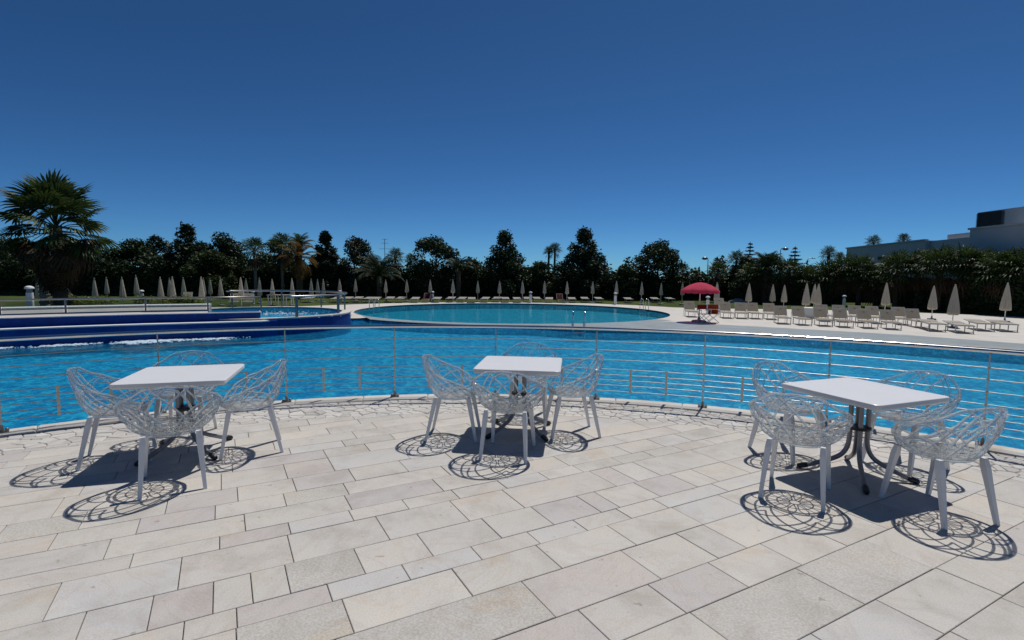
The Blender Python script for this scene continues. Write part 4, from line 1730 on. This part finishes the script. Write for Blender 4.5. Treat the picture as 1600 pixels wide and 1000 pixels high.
def fan_palm(px, yheart, d, label, rcrown, seed, name="fan_palm", n=26, dead=10, trunk=.16, bark='palm_bark', base=Z_LAND, nb=13, slim=False):
    x, zh = at_depth(px, yheart, d)
    H = zh - base
    t = thing(name, label, "palm", (x, d, base), 0, "palms round the garden")
    r = random.Random(seed)
    mb = MB()
    mb.tube([(0, 0, -.1), (0, 0, H * .3), (0, 0, H * .7), (0, 0, H)], [trunk * 1.25, trunk, trunk * .95, trunk * .8], 10)
    mb.build("trunk", M[bark], t, True)
    mb = MB()
    for i in range(n):
        el = rad(80 - 105 * (i / n) ** .9 + r.uniform(-6, 6))
        fan_frond(mb, (0, 0, H), i * 2.4 + r.uniform(-.2, .2), el, rcrown * .5 * r.uniform(.85, 1.1), rcrown * .52, .25 + .5 * (i / n), nb, 125, seed * 100 + i)
    mb.build("crown", M['palm_leaf'], t)
    if dead:
        mb = MB()
        for i in range(dead):
            fan_frond(mb, (0, 0, H - .1), i * 2.4 + .7, rad(-42 - 32 * i / dead), rcrown * .42, rcrown * .48, 1.0, 10, 90, seed * 77 + i)
        mb.build("dead_skirt", M['palm_dead'], t)
    return t


def date_palm(px, yheart, d, label, L, seed, mat='palm_leaf', n=26, el0=85, el1=-20, base=Z_LAND, name="date_palm"):
    x, zh = at_depth(px, yheart, d)
    H = zh - base
    t = thing(name, label, "palm", (x, d, base), 0, "palms round the garden")
    r = random.Random(seed)
    mb = MB()
    mb.tube([(0, 0, -.1), (0, 0, H * .5), (0, 0, H)], [.26, .22, .24], 10)
    mb.build("trunk", M['bark'], t, True)
    mb = MB()
    for i in range(n):
        az = i * 2.4 + r.uniform(-.2, .2)
        el = rad(el0 + (el1 - el0) * (i / n) + r.uniform(-6, 6))
        pts = []
        p = Vector((0, 0, H)); e = el
        for k in range(9):
            pts.append(p.copy())
            p = p + Vector((math.cos(az) * math.cos(e), math.sin(az) * math.cos(e), math.sin(e))) * (L / 8)
            e -= rad(4.0 + k * 2.0)
        mb.tube(pts, [.04, .035, .03, .025, .02, .015, .012, .01, .006], 4, cap=False)
        side = Vector((-math.sin(az), math.cos(az), 0))
        for k in range(2, 33):
            u = k / 33 * 8
            i0 = min(int(u), 7)
            q = pts[i0].lerp(pts[i0 + 1], u - i0)
            tg = (pts[i0 + 1] - pts[i0]).normalized()
            ll = L * .24 * math.sin(PI * (k / 35)) ** .6 + .05
            for s in (-1, 1):
                dv = (side * s * .8 + tg * .7 - Vector((0, 0, .25))).normalized()
                w = tg * .022
                mb.add([q - w, q + w, q + dv * ll * .6 + w - Vector((0, 0, .03)), q + dv * ll - Vector((0, 0, .12 * ll))], [(0, 1, 2), (0, 2, 3)])
    mb.build("crown", M[mat], t)
    return t


# the big fan palm: every frond an object of its own
d = 30.0
xb, zh = at_depth(87, 352, d)
big = thing("big_fan_palm", "big shaggy fan palm with a skirt of brown dead fronds, tallest at the whirlpool side", "palm", (xb, d, Z_LAND))
H = zh - Z_LAND
mb = MB()
tp = []
rs = []
for i in range(30):
    tp.append((.03 * math.sin(i * .4), 0, H * i / 29)); rs.append(.34 - .06 * i / 29 + (.035 if i % 2 else 0))
mb.tube(tp, rs, 14)
mb.build("trunk", M['bark'], big, True)
variants = []
for v in range(4):
    mb = MB()
    fan_frond(mb, (0, 0, 0), 0, 0, 1.6, 1.4, .25 + .14 * v, 24, 118, 900 + v, 5)
    variants.append(mb.mesh("frond", M['palm_leaf']))
dvar = []
for v in range(3):
    mb = MB()
    fan_frond(mb, (0, 0, 0), 0, 0, 1.35, 1.25, .9 + .3 * v, 20, 95, 950 + v, 5)
    dvar.append(mb.mesh("dead_frond", M['palm_dead']))
rb_ = random.Random(17)
for i in range(36):
    u = i / 36
    el = rad(88 - 118 * u ** .9 + rb_.uniform(-8, 8))
    o = link("frond", variants[i % 4], big)
    s = rb_.uniform(.92, 1.12)
    o.matrix_local = Matrix.Translation((0, 0, H - .35 * u)) @ Matrix.Rotation(i * 2.39996 + rb_.uniform(-.2, .2), 4, 'Z') @ Matrix.Rotation(-el, 4, 'Y') @ Matrix.Rotation(rb_.uniform(-.5, .5), 4, 'X') @ Matrix.Scale(s, 4)
for i in range(36):
    u = i / 36
    el = rad(-14 - 62 * u ** .9 + rb_.uniform(-12, 12))
    o = link("dead_frond", dvar[i % 3], big)
    o.matrix_local = Matrix.Translation((0, 0, H - .35 - .9 * u)) @ Matrix.Rotation(i * 2.39996 + 1, 4, 'Z') @ Matrix.Rotation(-el, 4, 'Y') @ Matrix.Rotation(rb_.uniform(-.6, .6), 4, 'X') @ Matrix.Scale(rb_.uniform(.85, 1.1), 4)

xs, zs_ = at_depth(67, 424, 33)
st = thing("palm_stump", "pale lit palm trunk with ragged cut boots under the big fan palm", "palm", (xs, 33, Z_LAND))
mb = MB()
tp, rs = [], []
for i in range(23):
    tp.append((.02 * math.sin(i), 0, (zs_ + 1) * i / 22)); rs.append(.24 + (.05 if i % 2 else 0))
mb.tube(tp, rs, 12)
mb.build("trunk", M['palm_bark'], st)
mb = MB()
for i in range(10):
    fan_frond(mb, (0, 0, zs_ + .95), i * 2.4, rad(50 - 9 * i), .5, .6, .6, 9, 110, 400 + i)
mb.build("crown", M['palm_leaf'], st)

trees = [
    ('broad', 20, 372, 95, 58, "dark evergreen tree at the picture edge behind the big fan palm", 'leaf_dark', 3400),
    ('broad', 130, 388, 80, 60, "dark bushy tree directly behind the big fan palm's crown", 'leaf_dark', 3000),
    ('broad', 205, 374, 90, 58, "rounded dark evergreen next after the big fan palm", 'leaf_dark', 3600),
    ('broad', 243, 368, 60, 60, "dark evergreen squeezed between rounded evergreen and ragged pine", 'leaf_dark', 2600),
    ('conic', 291, 350, 84, 58, "ragged pine, tallest of the trees near the big fan palm", 'needle', 4200),
    ('broad', 346, 362, 78, 58, "wide dark evergreen between ragged pine and spiky palm tops", 'leaf_dark', 3200),
    ('broad', 322, 392, 90, 54, "lower olive bushy tree in front of the ragged pine", 'leaf_mid', 3000),
    ('broad', 432, 374, 70, 60, "dark evergreen behind the withered orange palm", 'leaf_dark', 2800),
    ('conic', 508, 361, 62, 58, "two-tipped dark pine beside the withered orange palm", 'needle', 3400),
    ('broad', 552, 369, 66, 57, "thin grey-green tree with sky showing through its crown", 'leaf_grey', 1500),
    ('broad', 681, 369, 80, 57, "airy broadleaf tree with spreading branches behind the round pool", 'leaf_dark', 2300),
    ('conic', 789, 361, 88, 58, "dense conical evergreen standing behind the middle of the round pool", 'leaf_dark', 4600),
    ('conic', 913, 357, 92, 58, "broad dark conical tree, tallest behind the round pool", 'needle', 5200),
    ('stone', 1029, 372, 80, 58, "round-topped pine with a bare trunk, standing free against the sky", 'leaf_dark', 1900),
    ('broad', 975, 414, 60, 56, "low dark bush-like tree between the broad conical tree and the round-topped pine", 'leaf_dark', 1800),
    ('broad', 735, 402, 60, 58, "low dark tree between the airy broadleaf and the dense conical evergreen", 'leaf_mid', 1800),
    ('broad', 845, 408, 50, 58, "low pale green tree below the twin slim palms", 'leaf_mid', 1600),
    ('broad', 1165, 400, 50, 56, "dark tree at the foot of the first tiered pine", 'leaf_dark', 1800),
]
for i, (k, px, yt, w, d, lab, mt, n) in enumerate(trees):
    make_tree(k, px, yt, w, d, lab, "pine_tree" if mt == 'needle' or k == 'stone' else "evergreen_tree", mt, 100 + i, int(n * 3.0), .24 if mt != 'needle' else .36)

norfolk(1172.5, 377, 410, 30, 60, "first narrow tiered pine, the one nearer the red parasol", 1)
norfolk(1243, 384, 420, 32, 58, "second narrow tiered pine with widely spaced branches, nearer the hotel", 2)

fan_palm(398, 392, 54, "spiky fan palm top between the wide evergreen and the withered orange palm", 1.9, 31)
fan_palm(440, 386, 56, "ragged fan palm leaning over the withered orange palm", 1.9, 32)
date_palm(466, 402, 52, "withered orange palm with brown hanging fronds", 2.3, 33, 'palm_orange', 30, 80, -70)
date_palm(468, 384, 53, "dark green palm top rising above the withered orange palm", 1.7, 34, 'palm_leaf', 18, 85, 10)
date_palm(592, 432, 54, "arching date palm with long feathery fronds below the antenna mast", 2.9, 35, 'palm_dark', 24, 85, 5)
fan_palm(618, 402, 58, "neat fan palm with hanging fronds just past the antenna mast", 1.35, 36, trunk=.14, dead=8)
fan_palm(641, 405, 62, "small fan palm half hidden by the airy broadleaf tree", .9, 37, trunk=.1, dead=6)
date_palm(716, 424, 55, "pale feathery palm behind the airy broadleaf tree", 2.0, 38, 'palm_dark', 16, 88, 30)
fan_palm(857.5, 393, 72, "smaller of the twin slim palms against the sky", 1.0, 39, trunk=.16, dead=3, bark='bark')
fan_palm(867, 390, 72, "larger of the twin slim palms against the sky", 1.25, 40, trunk=.16, dead=3, bark='bark')
fan_palm(1067, 424, 60, "small fan palm next to the round-topped pine", 1.2, 41, trunk=.12)
fan_palm(1089, 429, 64, "tiny fan palm top right above the red parasol", .8, 42, trunk=.1, dead=4)
fan_palm(1122, 424, 54, "fan palm standing under the thin street lamp", 1.5, 43, trunk=.14)
fan_palm(1151, 405, 58, "fan palm beside the first tiered pine", 1.3, 44, trunk=.13)
date_palm(1197, 420, 52, "upright feathery palm between the two tiered pines", 2.2, 45, 'palm_dark', 14, 90, 45)
fan_palm(1295, 397, 66, "slim fan palm standing clear against the sky beside the hotel", 1.35, 46, trunk=.2, dead=3, bark='bark')
fan_palm(1312, 402, 70, "slim fan palm touching the corner of the hotel wall", 1.0, 47, trunk=.16, dead=3, bark='bark')
fan_palm(1365, 380, 82, "palm top peeping over the hotel roof, nearer the hotel corner", 1.6, 48, trunk=.2, dead=0, bark='bark')
fan_palm(1412, 374, 82, "palm top peeping over the hotel roof, nearer the roof box", 1.3, 49, trunk=.2, dead=0, bark='bark')
bush = [(1180, 432, 53), (1204, 424, 52), (1232, 428, 52), (1262, 440, 51), (1290, 436, 51), (1318, 425, 50), (1344, 424, 49), (1372, 438, 48), (1402, 424, 46), (1436, 418, 45), (1470, 416, 43), (1503, 418, 42), (1534, 420, 41), (1566, 424, 39), (1598, 424, 38)]
for i, (px, yh, d) in enumerate(bush):
    fan_palm(px, yh, d, "shaggy fan palm, %s from the red parasol in the dense belt before the hotel" % ORD[i], 2.15 + .2 * math.sin(i * 1.9), 60 + i, n=32, dead=14, trunk=.2, bark='bark', nb=14)


# dark hedge behind everything
def hedge(name, pathpts, depth, heights, label, mat, n, seed, leaf=.4, cat="hedge"):
    r = np.random.default_rng(seed)
    t = thing(name, label, cat, (0, 0, Z_LAND))
    mb = MB()
    vs, fs = [], []
    k = 40
    pp = []
    for i in range(k + 1):
        u = i / k * (len(pathpts) - 1)
        i0 = min(int(u), len(pathpts) - 2)
        a, b = pathpts[i0], pathpts[i0 + 1]
        w = u - i0
        h = heights[i0] + (heights[i0 + 1] - heights[i0]) * w
        pp.append((a[0] + (b[0] - a[0]) * w, a[1] + (b[1] - a[1]) * w, h))
    for (x, y, h) in pp:
        hh = h * (.62 + .08 * r.uniform(-1, 1))
        vs += [(x, y - depth * .42, 0), (x, y - depth * .36, hh * .8), (x, y, hh), (x, y + depth * .36, hh * .8), (x, y + depth * .42, 0)]
    for i in range(k):
        for q in range(4):
            fs.append((i * 5 + q, (i + 1) * 5 + q, (i + 1) * 5 + q + 1, i * 5 + q + 1))
    mb.add(vs, fs)
    mb.build("branches", M[mat], t)
    idx = r.uniform(0, k, n)
    i0 = np.minimum(idx.astype(int), k - 1); w = idx - i0
    A = np.array(pp)
    C = A[i0] * (1 - w)[:, None] + A[i0 + 1] * w[:, None]
    bump = .75 + .22 * np.sin(idx * 2.7) * np.sin(idx * 1.13 + 2) + .12 * np.sin(idx * 7.1)
    ang = r.uniform(0, PI, n)
    P = np.stack([C[:, 0] + r.normal(scale=.15, size=n), C[:, 1] - np.cos(ang) * depth * .5 * r.uniform(.8, 1.1, n), np.sin(ang) ** .55 * C[:, 2] * bump * r.uniform(.75, 1.15, n)], 1)
    low = r.random(n) < .35
    P[low, 2] = r.uniform(.1, 1, low.sum()) * C[low, 2] * .7
    P[low, 1] = C[low, 1] - depth * r.uniform(.42, .55, low.sum())
    link("foliage", leaf_mesh("foliage", P, leaf, M[mat], seed), t)
    return t


hedge("hedge", [(-75, 50), (-52, 55), (-35, 57), (-15, 59), (5, 60), (24, 59), (42, 58)], 3.2, [4.6, 5.0, 5.2, 4.6, 4.2, 4.1, 3.6], "long dark hedge closing the garden behind all the pools", 'leaf_dark', 60000, 7, .33)
shr = [(134, 468, 33, 1.5), (246, 470, 32, 1.1), (275, 470, 32.5, 1.0), (105, 472, 31, .9), (300, 473, 33, .8)]
labs = ["largest yellow-green shrub behind the white bench wall, below the fan palm", "yellow-green shrub behind the bench wall, the one left of a lounger back", "yellow-green shrub touching the lounger behind the bench wall", "yellow-green shrub nearest the trunk of the big fan palm", "small yellow-green shrub at the curved end of the bench wall"]
labs[1] = "yellow-green shrub in the middle of those behind the white bench wall"
for i, (px, py, d, w) in enumerate(shr):
    x, z = at_depth(px, py, d)
    t = thing("shrub", labs[i], "shrub", (x, d, Z_LAND), 0, "yellow-green shrubs behind the bench wall")
    r = np.random.default_rng(300 + i)
    hgt = z + 1 + .25
    P = np.concatenate([blob_points((r.uniform(-w, w), r.uniform(-.3, .3), hgt * r.uniform(.45, .8)), (.45, .45, .35), 90, r, .3) for _ in range(9)])
    link("foliage", leaf_mesh("foliage", P, .16, M['shrub'], 300 + i), t)
    mb = MB()
    for k in range(7):
        mb.tube([(0, 0, 0), (r.uniform(-w, w) * .5, r.uniform(-.2, .2), hgt * .4), (r.uniform(-w, w), r.uniform(-.3, .3), hgt * .75)], [.03, .02, .01], 5)
    mb.build("stem", M['bark'], t)

hedge("understorey_hedge", [(22.5, 54), (27, 52.5), (31.2, 50.5)], 1.6, [2.6, 2.8, 2.2], "dark undergrowth beneath the palm belt on the red parasol's side", 'leaf_dark', 5000, 12, .3)
hedge("understorey_hedge", [(34.2, 46.5), (35.4, 42), (35.8, 37)], 1.6, [2.2, 2.7, 2.4], "dark undergrowth beneath the palm belt right before the hotel's tall wing", 'leaf_dark', 5000, 13, .3)
